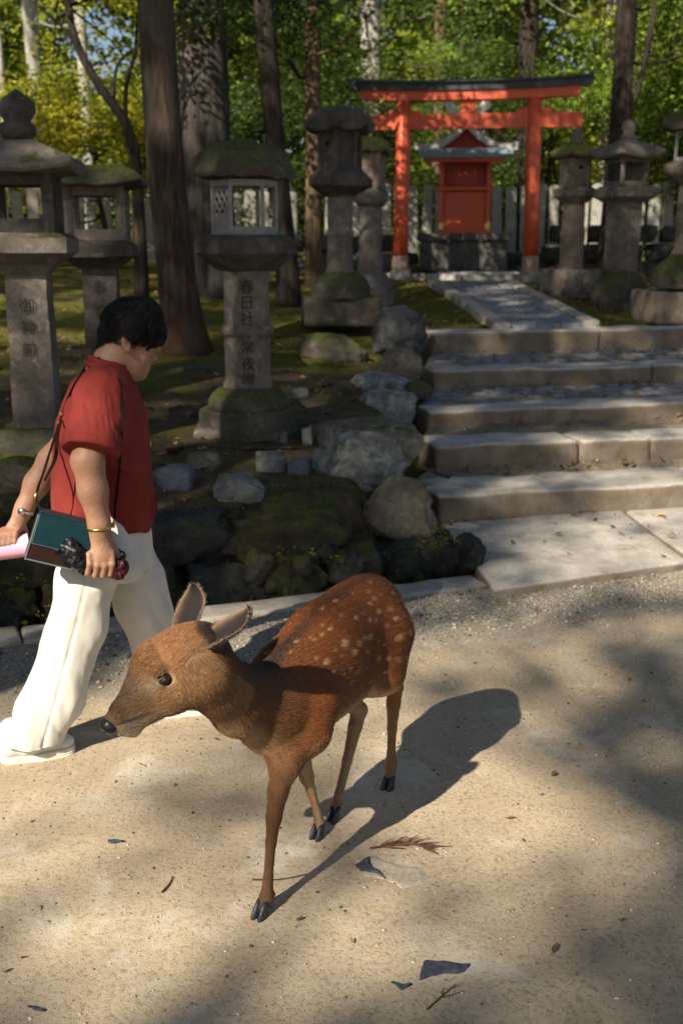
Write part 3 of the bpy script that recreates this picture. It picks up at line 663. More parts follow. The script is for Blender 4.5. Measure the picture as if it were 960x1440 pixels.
def firebox(parent, n, ap, z0, z1, mat, rot, post=.03, sill=.05, solid=(), lattice=(), hole=None, seed=0, framemat=None):
    """n-sided fire box with real openings; solid sides are slabs (hole = black disc for a small round light)"""
    cr = ap/math.cos(math.pi/n); g = MB()
    for k in range(n):
        a0 = rot+2*math.pi*k/n; g.tube([(cr*.95*math.cos(a0), cr*.95*math.sin(a0), z0), (cr*.95*math.cos(a0), cr*.95*math.sin(a0), z1)], post, 6)
    side = 2*ap*math.tan(math.pi/n)
    for k in range(n):
        a = rot+2*math.pi*(k+.5)/n; c = np.array([math.cos(a), math.sin(a)]); R = np.array([[-c[1], c[0], 0], [c[0], c[1], 0], [0, 0, 1]]).T
        if k in solid: continue
        for zc, h in ((z0+sill/2, sill), (z1-sill*.4, sill*.8)): g.box((*(c*(ap-.02)), zc), (side, .04, h), R=R)
    g.build('firebox', MAT[framemat or mat], parent)
    for k in range(n):
        a = rot+2*math.pi*(k+.5)/n; c = np.array([math.cos(a), math.sin(a)]); R = np.array([[-c[1], c[0], 0], [c[0], c[1], 0], [0, 0, 1]]).T
        if k in solid:
            MB().box((*(c*(ap-.022)), (z0+z1)/2), (side*.98, .04, z1-z0), R=R).build('firebox_panel', MAT[mat], parent)
            if hole and k in hole:
                q = MB(); q.tube([(*(c*(ap-.01)), (z0+z1)/2+.06), (*(c*(ap+.0015)), (z0+z1)/2+.06)], .026, 12); q.build('dark_hole_disc', MAT['hole_dark'], parent, True)  # black disc on the slab stands for the dark inside a round opening
        if k in lattice:
            q = MB(); H = z1-z0; w = side*.82; zb = z0+H*.42; zt2 = z1-sill; N = 4
            for i in range(-N, N+3):
                for s in (-1, 1):
                    x0 = -w/2+i*w/3.0; x1 = x0+s*w; pts = []
                    zz0, zz1 = zb, zt2
                    ta = [0, 1]
                    for xa, ba, bb in ((-w/2, None, None),):
                        pass
                    xs = np.array([x0, x0+s*(zz1-zz0)*.75]); lo, hi = -w/2, w/2
                    tt = [(lo-xs[0])/(xs[1]-xs[0]), (hi-xs[0])/(xs[1]-xs[0])]; t0, t1 = max(0, min(tt)), min(1, max(tt))
                    if t1-t0 < .08: continue
                    f = lambda t: np.array([*(c*(ap-.012)+np.array([-c[1], c[0]])*(xs[0]+(xs[1]-xs[0])*t)), zz0+(zz1-zz0)*t])
                    q.tube([f(t0), f(t1)], .0075, 4)
            q.build('window_lattice', MAT[framemat or mat], parent)
            MB().box((*(c*(ap-.02)), z0+H*.26), (w, .02, H*.28), R=R).build('carved_panel', MAT[framemat or mat], parent)
plain('hole_dark', (.004,.004,.004), 1.0); plain('grey_wood', (.23,.22,.205), .8, (60, .4, .003), var=.2)
plain('groove_shade', (.040,.033,.027), 1.0, var=.5, scale=60)
FONTCHK = {}
def glyphs(txt, h):
    cu = bpy.data.curves.new('t', 'FONT'); cu.body = txt; cu.size = h; cu.align_x = 'CENTER'; cu.resolution_u = 3
    o = bpy.data.objects.new('t', cu); COL.objects.link(o); dg = bpy.context.evaluated_depsgraph_get(); me = o.evaluated_get(dg).to_mesh()
    V = np.array([v.co[:] for v in me.vertices]); F = [tuple(p.vertices) for p in me.polygons]; o.evaluated_get(dg).to_mesh_clear(); bpy.data.objects.remove(o)
    if len(V): V[:, 1] -= (V[:, 1].min()+V[:, 1].max())/2; V[:, 0] -= (V[:, 0].min()+V[:, 0].max())/2
    return V, F
def inscribe(parent, chars, zs, h, ang, rad, flat=False, wid=1.0):
    """dark sheets standing for the shade in carved characters on a shaft: ang = facing direction, rad = radius of round shaft or half width of a flat face"""
    for ch, z in zip(chars, zs):
        mb = MB(); V, F = glyphs(ch, h)
        if not len(V): continue
        # nothing is cut: sheet just proud of the stone, coloured as groove shade
        x = V[:, 0]*wid; zz = V[:, 1]+z
        if flat:
            P = np.stack([math.cos(ang)*rad-math.sin(ang)*x, math.sin(ang)*rad+math.cos(ang)*x, zz], 1)
        else:
            a = ang+x/rad; P = np.stack([np.cos(a)*rad, np.sin(a)*rad, zz], 1)
        mb.add(P, F).build('inscription', MAT['groove_shade'], parent)
def base_of(px, py, Yd): return atY(px, py, Yd)
class LS:
    """sizes of a lantern read from the photograph at its depth"""
    def __init__(s, px, base_py, Yd):
        s.Y = Yd; s.P = atY(px, base_py, Yd); s.k = float((s.P-_C)@_fw)/FPX; s.z0 = float(s.P[2])
    def z(s, py): return zy(py, s.Y)-s.z0
    def w(s, px): return px*s.k
FRONT = -math.pi/2
def lantern(px, by, Yd, label, rz=0.0):
    L = LS(px, by, Yd); o = tag(empty('stone_lantern', L.P, rz), label, 'stone lantern', None); return L, o
def roof_prof(L, ye, yt, w, top, lift=.02, under=None, bulge=.5):
    z0, z1 = L.z(ye), L.z(yt); W = L.w(w); T = L.w(top); H = z1-z0; P = [(W*.62, z0-H*.02, 0), (W*.97, z0, lift), (W, z0+H*.10, lift), (W*.985, z0+H*.24, lift)]
    for q in (.2, .4, .6, .8, 1.0): P.append((W*.985+(T-W)*q, z0+H*(.24+.76*q**bulge), lift*(1-q)**2))
    return P
# (1) tall squared lantern with a jewel finial
L, o = lantern(58, 640, 5.8, 'tall square stone lantern with jewel finial and grey pillar beside the walking person', .0)
rt = math.pi/4
lpart('base', [(.24, -.12), (.235, .03), (.20, .05), (.17, L.z(598))], 4, 'mossy_stone', o, 1, .015, rt+.1)
lpart('pillar', [(L.w(29), L.z(600)), (L.w(27), L.z(380))], 4, 'lantern_stone', o, 2, .006, rt+.1, 6)
lpart('platform', [(L.w(30), L.z(384)), (L.w(40), L.z(372)), (L.w(60), L.z(357)), (L.w(63), L.z(355)), (L.w(63), L.z(335)), (L.w(58), L.z(332)), (L.w(54), L.z(328))], 4, 'lantern_stone', o, 3, .006, rt+.1)
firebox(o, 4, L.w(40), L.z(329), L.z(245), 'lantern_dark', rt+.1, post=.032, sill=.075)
lpart('roof', roof_prof(L, 246, 198, 77, 22, .03, bulge=.8), 4, 'lantern_stone', o, 4, .008, rt+.1)
fz = [L.z(y) for y in (200, 192, 186, 176, 172, 168, 158, 146, 138, 131, 125)]; fr_ = [L.w(v) for v in (16, 22, 24, 23, 17, 18, 24, 23, 17, 8, 1)]
lpart('finial', list(zip(fr_, fz)), 0, 'lantern_dark', o, 5, .004)
inscribe(o, '御神前', [L.z(428), L.z(458), L.z(488)], .085, FRONT+.1, L.w(28.3)+.011, True)
# (2) lantern behind it
L, o = lantern(152, 572, 7.4, 'mossy flat roofed stone lantern behind the head of the walking person', .05)
lpart('base', [(.26, -.1), (.25, .06), (.19, .10), (.17, L.z(545))], 4, 'mossy_stone', o, 11, .015, rt+.05)
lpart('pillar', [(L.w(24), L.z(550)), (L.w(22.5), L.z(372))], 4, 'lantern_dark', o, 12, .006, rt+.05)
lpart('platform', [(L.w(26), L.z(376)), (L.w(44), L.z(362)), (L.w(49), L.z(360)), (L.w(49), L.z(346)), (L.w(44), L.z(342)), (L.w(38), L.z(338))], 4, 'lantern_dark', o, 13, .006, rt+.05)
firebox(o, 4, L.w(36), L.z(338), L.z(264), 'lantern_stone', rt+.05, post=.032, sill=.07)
lpart('roof', roof_prof(L, 264, 234, 66, 26, .03, bulge=.55), 4, 'mossy_stone', o, 14, .014, rt+.05)
inscribe(o, '春日', [L.z(402), L.z(436)], .095, FRONT+.05, L.w(23.6)+.011, True)
# (3) hexagonal lantern with lattice window
L, o = lantern(351, 628, 6.5, 'hexagonal stone lantern with moss covered cap and pale lattice firebox window', .0)
r6 = FRONT-math.pi/6+.16
hewn('footing_slab', (L.w(-10), .02, .035), (L.w(130), .46, .20), MAT['lantern_stone'], o, .03, .02, 3, 10, .012)
lpart('pedestal', [(L.w(60), .08), (L.w(60), L.z(576)), (L.w(58), L.z(572))], 6, 'mossy_stone', o, 21, .010, r6)
lpart('lotus_base', [(L.w(58), L.z(575)), (L.w(57), L.z(563)), (L.w(50), L.z(552)), (L.w(40), L.z(546)), (L.w(36), L.z(544))], 0, 'mossy_stone', o, 22, .012)
lpart('shaft', [(L.w(34), L.z(548)), (L.w(34), L.z(538)), (L.w(31), L.z(532)), (L.w(31), L.z(471)), (L.w(35.5), L.z(468.5)), (L.w(36.5), L.z(463.5)), (L.w(35.5), L.z(458.5)), (L.w(31), L.z(456)), (L.w(30.5), L.z(390)), (L.w(33), L.z(386)), (L.w(33), L.z(377))], 0, 'lantern_stone', o, 23, .004)
lpart('platform', [(L.w(34), L.z(380)), (L.w(46), L.z(370)), (L.w(58), L.z(358)), (L.w(60), L.z(356)), (L.w(60), L.z(340)), (L.w(56), L.z(334)), (L.w(48), L.z(330))], 6, 'lantern_dark', o, 24, .008, r6)
firebox(o, 6, L.w(38), L.z(330), L.z(254), 'grey_wood', r6, post=.014, sill=.045, lattice=(5,), framemat='grey_wood')
lpart('roof', roof_prof(L, 252, 196, 61, 12, .0, bulge=.42), 6, 'mossy_stone', o, 25, .022, r6)
inscribe(o, '春日社常夜燈', [L.z(y) for y in (402, 424, 446, 486, 508, 530)], .088, FRONT+.10, L.w(31)+.0075)
# (4) dark lantern by the mossy boulder
L, o = lantern(478, 450, 10.3, 'dark hexagonal stone lantern with cracked brown roof above the mossy boulder', .0)
hewn('footing_slab', (0, .05, .09), (L.w(106), .6, .26), MAT['mossy_stone'], o, .1, .03, 13, 8, .02)
lpart('lotus_base', [(L.w(42), L.z(420)), (L.w(41), L.z(402)), (L.w(34), L.z(388)), (L.w(24), L.z(381))], 0, 'mossy_stone', o, 31, .025)
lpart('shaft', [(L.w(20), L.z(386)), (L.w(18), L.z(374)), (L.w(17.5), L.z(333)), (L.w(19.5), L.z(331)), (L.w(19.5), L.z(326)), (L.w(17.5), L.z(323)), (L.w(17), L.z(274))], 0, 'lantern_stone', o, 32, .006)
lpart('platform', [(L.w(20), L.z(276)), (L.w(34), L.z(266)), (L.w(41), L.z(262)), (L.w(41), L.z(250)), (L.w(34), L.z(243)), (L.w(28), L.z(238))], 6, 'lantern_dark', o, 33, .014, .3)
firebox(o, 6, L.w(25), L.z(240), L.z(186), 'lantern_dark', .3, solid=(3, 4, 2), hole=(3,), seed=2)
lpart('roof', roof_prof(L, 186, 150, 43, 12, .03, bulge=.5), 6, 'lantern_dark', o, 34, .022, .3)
# (5) lantern with bright moss cap behind it
L, o = lantern(520, 428, 12.2, 'narrow stone lantern with a bright moss cap beside the left gate post', .0)
lpart('base', [(L.w(30), -.1), (L.w(29), L.z(405)), (L.w(22), L.z(390)), (L.w(19), L.z(384))], 6, 'lantern_stone', o, 41, .015, .2)
lpart('shaft', [(L.w(17), L.z(386)), (L.w(16), L.z(288))], 0, 'lantern_stone', o, 42, .008)
lpart('platform', [(L.w(18), L.z(290)), (L.w(24), L.z(280)), (L.w(24), L.z(270)), (L.w(18), L.z(262))], 0, 'lantern_stone', o, 43, .012)
firebox(o, 4, L.w(15), L.z(264), L.z(214), 'lantern_tan', .5, solid=(2, 3), post=.03)
stone_mat('bright_moss', (.05,.045,.03), (.12,.10,.06), (.2,.17,.1), 5, 1.6, mosscol=(.14,.145,.02))
lpart('roof', roof_prof(L, 216, 191, 27, 8, .02, bulge=.5), 6, 'bright_moss', o, 44, .014, .2)
# (6) (7) (8) right of the gate
L, o = lantern(800, 416, 13.2, 'round shafted stone lantern with mossy roof just right of the gate post', .0)
hewn('base', (0, 0, .14), (L.w(62), .52, .36), MAT['lantern_stone'], o, .5, .03, 51, 8, .012)
lpart('shaft', [(L.w(18), L.z(386)), (L.w(16.5), L.z(378)), (L.w(16), L.z(334)), (L.w(17.5), L.z(331)), (L.w(17), L.z(326)), (L.w(15.5), L.z(323)), (L.w(15), L.z(283))], 0, 'lantern_tan', o, 52, .005)
lpart('platform', [(L.w(18), L.z(285)), (L.w(27), L.z(277)), (L.w(29), L.z(268)), (L.w(22), L.z(264))], 8, 'lantern_stone', o, 53, .010, .2)
firebox(o, 6, L.w(19), L.z(266), L.z(222), 'lantern_tan', .15, solid=(0, 1, 2, 3, 4, 5), hole=(4,), post=.02)
lpart('roof', roof_prof(L, 223, 203, 33, 9, .03, bulge=.6), 6, 'bright_moss', o, 54, .012, .15)
lpart('finial', [(L.w(7), L.z(205)), (L.w(10), L.z(199)), (L.w(7), L.z(195)), (L.w(9), L.z(190)), (L.w(2), L.z(180))], 0, 'lantern_stone', o, 55, .004)
L, o = lantern(868, 436, 12.6, 'square shafted grey stone lantern with wide swept roof by the dark wall', .0)
lpart('base', [(L.w(40), -.1), (L.w(38), L.z(415)), (L.w(32), L.z(395)), (L.w(22), L.z(380))], 0, 'mossy_stone', o, 61, .03)
lpart('shaft', [(L.w(16.5), L.z(384)), (L.w(17.5), L.z(283))], 4, 'lantern_stone', o, 62, .006, rt+.35)
lpart('platform', [(L.w(20), L.z(285)), (L.w(31), L.z(277)), (L.w(32), L.z(266)), (L.w(24), L.z(261))], 4, 'lantern_stone', o, 63, .008, rt+.35)
firebox(o, 4, L.w(20), L.z(262), L.z(224), 'lantern_stone', rt+.35, solid=(3,), hole=(3,), post=.028)
lpart('roof', roof_prof(L, 224, 197, 37, 9, .05, bulge=.75), 4, 'lantern_stone', o, 64, .012, rt+.35)
lpart('finial', [(L.w(9), L.z(199)), (L.w(11), L.z(193)), (L.w(7), L.z(188)), (L.w(10), L.z(180)), (L.w(8), L.z(173)), (L.w(1), L.z(167))], 0, 'lantern_stone', o, 65, .004)
L, o = lantern(960, 446, 11.6, 'large stone lantern with pale framed firebox and lichen on its mossy base', .0)
hewn('plinth', (0, .05, .11), (L.w(116), .8, .34), MAT['lantern_tan'], o, .1, .04, 71, 8, .018)
lpart('lotus_base', [(L.w(50), L.z(404)), (L.w(47), L.z(385)), (L.w(36), L.z(368)), (L.w(24), L.z(358))], 0, 'mossy_stone', o, 72, .025)
lpart('shaft', [(L.w(24), L.z(362)), (L.w(20), L.z(350)), (L.w(19.5), L.z(315)), (L.w(22), L.z(312)), (L.w(22), L.z(306)), (L.w(19.5), L.z(303)), (L.w(19), L.z(255))], 0, 'lantern_tan', o, 73, .006)
lpart('platform', [(L.w(24), L.z(258)), (L.w(38), L.z(246)), (L.w(42), L.z(240)), (L.w(41), L.z(232)), (L.w(30), L.z(227))], 0, 'lantern_tan', o, 74, .010)
firebox(o, 6, L.w(27), L.z(229), L.z(182), 'grey_wood', .2, post=.016, sill=.05)
lpart('roof', roof_prof(L, 184, 146, 46, 9, .03, bulge=.6), 6, 'mossy_stone', o, 75, .015, .2)

# ================================================================== BODIES: blended volumes turned into one skin
class Field:
    def __init__(s, lo, hi, h):
        s.lo = np.array(lo, float); s.h = h; s.n = np.ceil((np.array(hi)-s.lo)/h).astype(int)+1
        s.F = np.full(s.n, .2, np.float32); s.ax = [s.lo[i]+h*np.arange(s.n[i]) for i in range(3)]
    def _sl(s, lo, hi):
        a = np.clip(np.floor((np.array(lo)-s.lo)/s.h).astype(int), 0, s.n-1); b = np.clip(np.ceil((np.array(hi)-s.lo)/s.h).astype(int)+1, 1, s.n)
        return tuple(slice(a[i], b[i]) for i in range(3))
    def pts(s, sl): return np.stack(np.meshgrid(s.ax[0][sl[0]], s.ax[1][sl[1]], s.ax[2][sl[2]], indexing='ij'), -1)
    def put(s, sl, d, k, op='u'):
        A = s.F[sl]
        if op == 's': A2 = -A
        else: A2 = A
        if k > 0: hh = np.clip(k-np.abs(A2-d), 0, None)/k; r = np.minimum(A2, d)-hh*hh*k*.25
        else: r = np.minimum(A2, d)
        s.F[sl] = -r if op == 's' else r
    def ell(s, c, r, k=.03, R=None, op='u'):
        c = np.asarray(c, float); r = np.asarray(r, float); m = r.max()+k+.03; sl = s._sl(c-m, c+m); p = s.pts(sl)-c
        if min(p.shape[:3]) == 0: return s
        if R is not None: p = p@np.asarray(R)
        q = np.linalg.norm(p/r, axis=-1); g = np.linalg.norm(p/(r*r), axis=-1); d = np.where(g > 1e-9, q*(q-1)/np.maximum(g, 1e-9), -r.min()); s.put(sl, d, k, op); return s
    def cone(s, a, b, ra, rb, k=.02, side=None, sq=1.0, op='u'):
        """tapered capsule a-b; sq<1 flattens it along `side`"""
        a = np.asarray(a, float); b = np.asarray(b, float); m = max(ra, rb)+k+.03; sl = s._sl(np.minimum(a, b)-m, np.maximum(a, b)+m); p = s.pts(sl)-a
        if min(p.shape[:3]) == 0: return s
        ab = b-a; L2 = max(ab@ab, 1e-12); t = np.clip((p@ab)/L2, 0, 1); v = p-t[..., None]*ab; rr = ra+(rb-ra)*t
        if side is not None:
            w = np.asarray(side, float); w = w/np.linalg.norm(w); cmp_ = v@w; v = v+(cmp_*(1/sq-1))[..., None]*w; d = (np.linalg.norm(v, axis=-1)-rr)*(.5+.5*sq)
        else: d = np.linalg.norm(v, axis=-1)-rr
        s.put(sl, d, k, op); return s
    def chain(s, P, R, k=.02, **kw):
        for i in range(len(P)-1): s.cone(P[i], P[i+1], R[i], R[i+1], k, **kw)
        return s
    def mesh(s):
        F = s.F; S = F < 0; nx, ny, nz = F.shape; c = np.zeros((nx-1, ny-1, nz-1), np.int8)
        cs = [(i, j, k) for i in (0, 1) for j in (0, 1) for k in (0, 1)]
        for i, j, k in cs: c += S[i:nx-1+i, j:ny-1+j, k:nz-1+k]
        I = np.argwhere((c > 0) & (c < 8)); idx = np.full(c.shape, -1, np.int32); idx[tuple(I.T)] = np.arange(len(I))
        val = {q: F[I[:, 0]+q[0], I[:, 1]+q[1], I[:, 2]+q[2]] for q in cs}; acc = np.zeros((len(I), 3)); cnt = np.zeros(len(I))
        for q in cs:
            for ax in range(3):
                if q[ax]: continue
                e = list(q); e[ax] = 1; e = tuple(e); va, vb = val[q], val[e]; x = (va < 0) != (vb < 0); t = np.where(x, va/np.where(va == vb, 1, va-vb), 0)
                P = np.tile(np.array(q, float), (len(I), 1)); P[:, ax] += t; acc[x] += P[x]; cnt[x] += 1
        V = s.lo+s.h*(I+acc/np.maximum(cnt, 1)[:, None]); Q = []
        for ax in range(3):
            a, b = (ax+1) % 3, (ax+2) % 3; sl0 = [slice(None)]*3; sl1 = [slice(None)]*3; sl0[ax] = slice(0, -1); sl1[ax] = slice(1, None); A, B = S[tuple(sl0)], S[tuple(sl1)]
            E = np.argwhere(A != B); E = E[(E[:, a] > 0) & (E[:, b] > 0) & (E[:, a] < s.n[a]-1) & (E[:, b] < s.n[b]-1)]; fl = A[tuple(E.T)]
            def cell(da, db): G_ = E.copy(); G_[:, a] -= da; G_[:, b] -= db; return idx[tuple(G_.T)]
            q = np.stack([cell(1, 1), cell(0, 1), cell(0, 0), cell(1, 0)], 1); q[~fl] = q[~fl][:, ::-1]; Q.append(q[(q >= 0).all(1)])
        return V, np.concatenate(Q)
def relax(V, F, it=2, lam=.5):
    e = np.concatenate([F[:, [0, 1]], F[:, [1, 2]], F[:, [2, 3]], F[:, [3, 0]]]); n = len(V)
    deg = np.bincount(e[:, 0], minlength=n)+np.bincount(e[:, 1], minlength=n)
    for _ in range(it):
        acc = np.zeros((n, 3))
        for ax in range(3): acc[:, ax] = np.bincount(e[:, 0], V[e[:, 1], ax], n)+np.bincount(e[:, 1], V[e[:, 0], ax], n)
        V = V+lam*(acc/np.maximum(deg, 1)[:, None]-V)
    return V
def vnormals(V, F):
    n = np.cross(V[F[:, 2]]-V[F[:, 0]], V[F[:, 3]]-V[F[:, 1]]); N = np.zeros_like(V)
    for j in range(4):
        for ax in range(3): N[:, ax] += np.bincount(F[:, j], n[:, ax], len(V))
    return N/np.maximum(np.linalg.norm(N, axis=1, keepdims=True), 1e-12)
def strands(name, P, cols, rad, mat, parent):
    """P: (N,K,3) hair points"""
    N, K, _ = P.shape; hc = bpy.data.hair_curves.new(name); hc.add_curves([K]*N)
    hc.attributes['position'].data.foreach_set('vector', P.reshape(-1).astype(np.float32)) if 'position' in hc.attributes else None
    ra = hc.attributes.get('radius') or hc.attributes.new('radius', 'FLOAT', 'POINT')
    tap = np.linspace(1, .25, K); ra.data.foreach_set('value', (np.asarray(rad).reshape(-1, 1)*tap*np.ones((N, 1))).reshape(-1).astype(np.float32))
    at = hc.attributes.new('Col', 'FLOAT_COLOR', 'CURVE'); c4 = np.ones((N, 4), np.float32); c4[:, :3] = cols; at.data.foreach_set('color', c4.ravel())
    o = bpy.data.objects.new(name, hc); link(o); hc.materials.append(mat); o.parent = parent; return o

# ================================================================== TREES
def bark_mat(name, dark, mid, light, sc=5, pale=None, base=None):
    t = NT(name); w = t.co('Object', (1, 1, .16)); n = t.noise(sc*3, 8, .7, w, .4); c = t.ramp(n, [(.3, dark), (.5, mid), (.72, light)])
    n2 = t.noise(1.3, 4, .6, t.co('Object', (1.5, 1.5, .6)))
    if pale: c = t.mix(t.ramp(n2, [(.5, 0.0), (.62, .75)]), c, pale)
    if base:
        s = t.n('ShaderNodeSeparateXYZ'); t.l(t.co('Object'), s.inputs[0]); c = t.mix(t.math('MULTIPLY', t.ramp(t.math('ADD', s.outputs[2], t.math('MULTIPLY', n2, .9)), [(.55, .8), (.95, 0.0)]), 1.0), c, t.mix(n, base, tuple(x*.4 for x in base)))
    t.col(c); t.set(Roughness=.95); t.b.inputs['Specular IOR Level'].default_value = .1; t.bump(t.math('ADD', n, t.math('MULTIPLY', t.noise(sc*9, 4, .6, w), .4)), 1.0, .04); MAT[name] = t.m
bark_mat('bark_cedar', (.020,.014,.010), (.065,.047,.034), (.13,.105,.082), 6, (.09,.085,.07), (.13,.052,.026))
bark_mat('bark_old', (.02,.017,.014), (.06,.052,.044), (.14,.122,.105), 5, (.17,.152,.132))
bark_mat('bark_dark', (.014,.011,.009), (.04,.032,.025), (.085,.07,.055), 6)
bark_mat('bark_brown', (.05,.032,.018), (.12,.08,.048), (.21,.15,.095), 6)
bark_mat('bark_pale', (.16,.145,.12), (.31,.29,.25), (.46,.44,.39), 5, (.48,.46,.41))
def leaf_mat(name, trans=.45):
    t = NT(name); c = t.attr('Col'); t.col(c); t.set(Roughness=.55); t.b.inputs['Specular IOR Level'].default_value = .3
    tr = t.n('ShaderNodeBsdfTranslucent'); mx = t.n('ShaderNodeMixShader'); mx.inputs[0].default_value = trans
    hs = t.n('ShaderNodeHueSaturation'); hs.inputs['Value'].default_value = 1.25; hs.inputs['Hue'].default_value = .485; t.l(c, hs.inputs['Color']); t.l(hs.outputs[0], tr.inputs[0])
    t.l(t.b.outputs[0], mx.inputs[1]); t.l(tr.outputs[0], mx.inputs[2]); t.l(mx.outputs[0], t.out.inputs[0]); MAT[name] = t.m
leaf_mat('leaf')
def leaf_mesh(name, C, size, cols, rs, flat=.6, asp=.55, droop=.25):
    """C: leaf positions (N,3); kite shaped folded leaves"""
    N = len(C); size = np.broadcast_to(size, (N,))*rs.uniform(.65, 1.35, N)
    a = rs.uniform(0, 2*math.pi, N); d = np.stack([np.cos(a), np.sin(a), rs.normal(-droop, .45, N)], 1); d /= np.linalg.norm(d, axis=1, keepdims=True)
    nn = rs.normal(size=(N, 3))*(1-flat)+np.array([0, 0, flat]); s = np.cross(d, nn); s /= np.maximum(np.linalg.norm(s, axis=1, keepdims=True), 1e-6); n = np.cross(s, d)
    L = size[:, None]; W = L*asp/2
    V = np.stack([C, C+d*L*.45+s*W+n*W*.35, C+d*L, C+d*L*.45-s*W+n*W*.35], 1).reshape(-1, 3)
    F = np.arange(N*4).reshape(N, 4); cv = np.repeat(cols, 4, axis=0); return mesh(name, V, F, False, cv)
def clumps(centers, r, n, rs, squash=.55):
    M = len(centers); r = np.broadcast_to(r, (M,)); k = np.repeat(np.arange(M), n); v = rs.normal(size=(M*n, 3))*np.array([1, 1, squash])*.55
    return centers[k]+v*r[k][:, None], k
def leaf_cols(base, N, rs, k=None, var=.3, yellow=.15):
    base = np.asarray(base, float); c = np.tile(base, (N, 1)); f = np.exp(rs.normal(0, var, (N, 1))); c = c*f
    if k is not None: g = np.exp(rs.normal(0, .28, k.max()+1)); c = c*g[k][:, None]; h = rs.rand(k.max()+1)[k][:, None]*yellow; c = c*(1+h*np.array([1.6, .7, -.4]))
    return np.clip(c, .002, .6)
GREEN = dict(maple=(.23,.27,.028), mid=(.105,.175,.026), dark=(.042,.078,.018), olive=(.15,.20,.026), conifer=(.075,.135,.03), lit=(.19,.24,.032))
def trunk_mesh(name, pts, r0, r1, n=18, flare=.0, seed=0, rough=.06):
    P = spline(pts, 26); f = np.linspace(0, 1, 26); R = r0+(r1-r0)*f; R = R*(1+flare*np.exp(-f*26/2.0))
    V, F = tube(P, R, n); k = np.repeat(np.arange(26), n); ax = P[k]; d = V-ax; q = fbm(np.c_[d/np.maximum(R[k][:, None], 1e-6)*.9, f[k]*8]*1.0 if False else np.c_[d[:, 0]/R[k]*1.2, d[:, 1]/R[k]*1.2, ax[:, 2]*.5]+seed*5, 1.6, 3, seed)
    lob = 1+rough*q+flare*.5*np.exp(-f[k]*26/2.2)*np.maximum(q, -.3)*1.2
    return mesh(name, ax+d*lob[:, None], F, True)
def tree(name, label, base, pts, r0, r1, bark, crown=None, green='mid', leaf=.09, nper=60, flare=.25, limbs=(), seed=0, group=None, flat=.55, asp=.55, squash=.5, var=.3, yellow=.15, cr=(.35, .6)):
    """base: world foot; pts: trunk line relative to the foot; crown: leaf clump centres (world)"""
    rs = np.random.RandomState(seed); base = np.asarray(base, float); o = tag(empty(name, base), label, 'tree' if 'shrub' not in name else 'shrub', group)
    obj('trunk', trunk_mesh('trunk', pts, r0, r1, 20, flare, seed), MAT[bark], o)
    for lm in limbs: V, F = tube(spline(lm[0], 14), np.linspace(lm[1], lm[2], 14), 8); obj('limb', mesh('limb', V, F, True), MAT[bark], o)
    if crown is not None and len(crown):
        Cn = np.asarray(crown)-base; P, k = clumps(Cn, rs.uniform(cr[0], cr[1], len(Cn)), int(nper*1.5), rs, squash)
        obj('crown', leaf_mesh('crown', P, leaf, leaf_cols(GREEN[green], len(P), rs, k, var, yellow), rs, flat, asp), MAT['leaf'], o)
        tp = np.array(pts[-1]); twig = MB()
        for i in rs.choice(len(Cn), min(len(Cn), 26), replace=False):
            j = rs.randint(max(1, len(pts)-2), len(pts)); a = np.array(pts[j], float); m_ = (a+Cn[i])/2+np.array([0, 0, .15]); twig.tube(spline([a, m_, Cn[i]], 6), np.linspace(max(r1*.35, .012), .006, 6), 5, False)
        q = twig.build('twigs', MAT[bark], o, True); q['kind'] = 'stuff'
    return o
def box_crown(x0, y0, x1, y1, Y0, Y1, n, seed, gaps=True, zmin=.8):
    """clump centres scattered through a volume whose face is this picture rectangle at the mean depth"""
    rs = np.random.RandomState(seed); Ym = (Y0+Y1)/2; a = atY(x0, y1, Ym); b = atY(x1, y0, Ym); out = []
    while len(out) < n:
        P = np.array([rs.uniform(a[0], b[0]), rs.uniform(Y0, Y1), rs.uniform(max(a[2], zmin), b[2])])
        if fbm(P[None]*1.0, .55, 2, seed)[0] < -.12: continue
        p = proj(P)
        if gaps and any(((p[0]-gx)/rx)**2+((p[1]-gy)/ry)**2 < 1 and rs.rand() < pr for gx, gy, rx, ry, pr in SKYGAPS): continue
        out.append(P)
    return np.array(out)
SKYGAPS = [(150, 70, 75, 75, .85), (300, 20, 20, 30, .3), (800, 75, 32, 55, .75), (85, 30, 40, 50, .6), (700, 30, 30, 40, .4), (160, 190, 30, 25, .5)]
def tr_base(px, Yd, py=200):
    P = atY(px, py, Yd); return np.array([P[0], P[1], float(zt(P[0], P[1]))-.05])
def straight(h, lean=(0, 0), bend=0.0, n=6):
    return [(lean[0]*h*k/(n-1)+bend*math.sin(k*1.3), lean[1]*h*k/(n-1)+bend*math.cos(k*1.7), h*k/(n-1)) for k in range(n)]
def up_limbs(h0, h1, n, L, r, seed, lean=(0, 0)):
    rs = np.random.RandomState(seed); out = []
    for i in range(n):
        z = h0+(h1-h0)*i/max(1, n-1); a = rs.uniform(0, 6.28); l = L*rs.uniform(.6, 1.2); s = np.array([lean[0]*z, lean[1]*z, z]); e = s+np.array([math.cos(a)*l, math.sin(a)*l, l*rs.uniform(-.05, .5)]); out.append(([s, (s+e)/2+np.array([0, 0, -.1*l]), e], r, r*.3))
    return out
b = tr_base(262, 9.0, 488); b[2] -= .02
tree('cedar_tree', 'thick cedar trunk with reddish lower bark between the two mossy capped lanterns', b, [(0, 0, 0), (-.07, .02, .8), (-.13, .03, 1.8), (-.16, .05, 4), (-.18, .05, 9)], .165, .13, 'bark_cedar', box_crown(-100, -1500, 560, -700, 7.5, 10.5, 50, 1), 'conifer', .12, 60, .5, up_limbs(4.2, 8.5, 8, 1.3, .035, 3), 1)
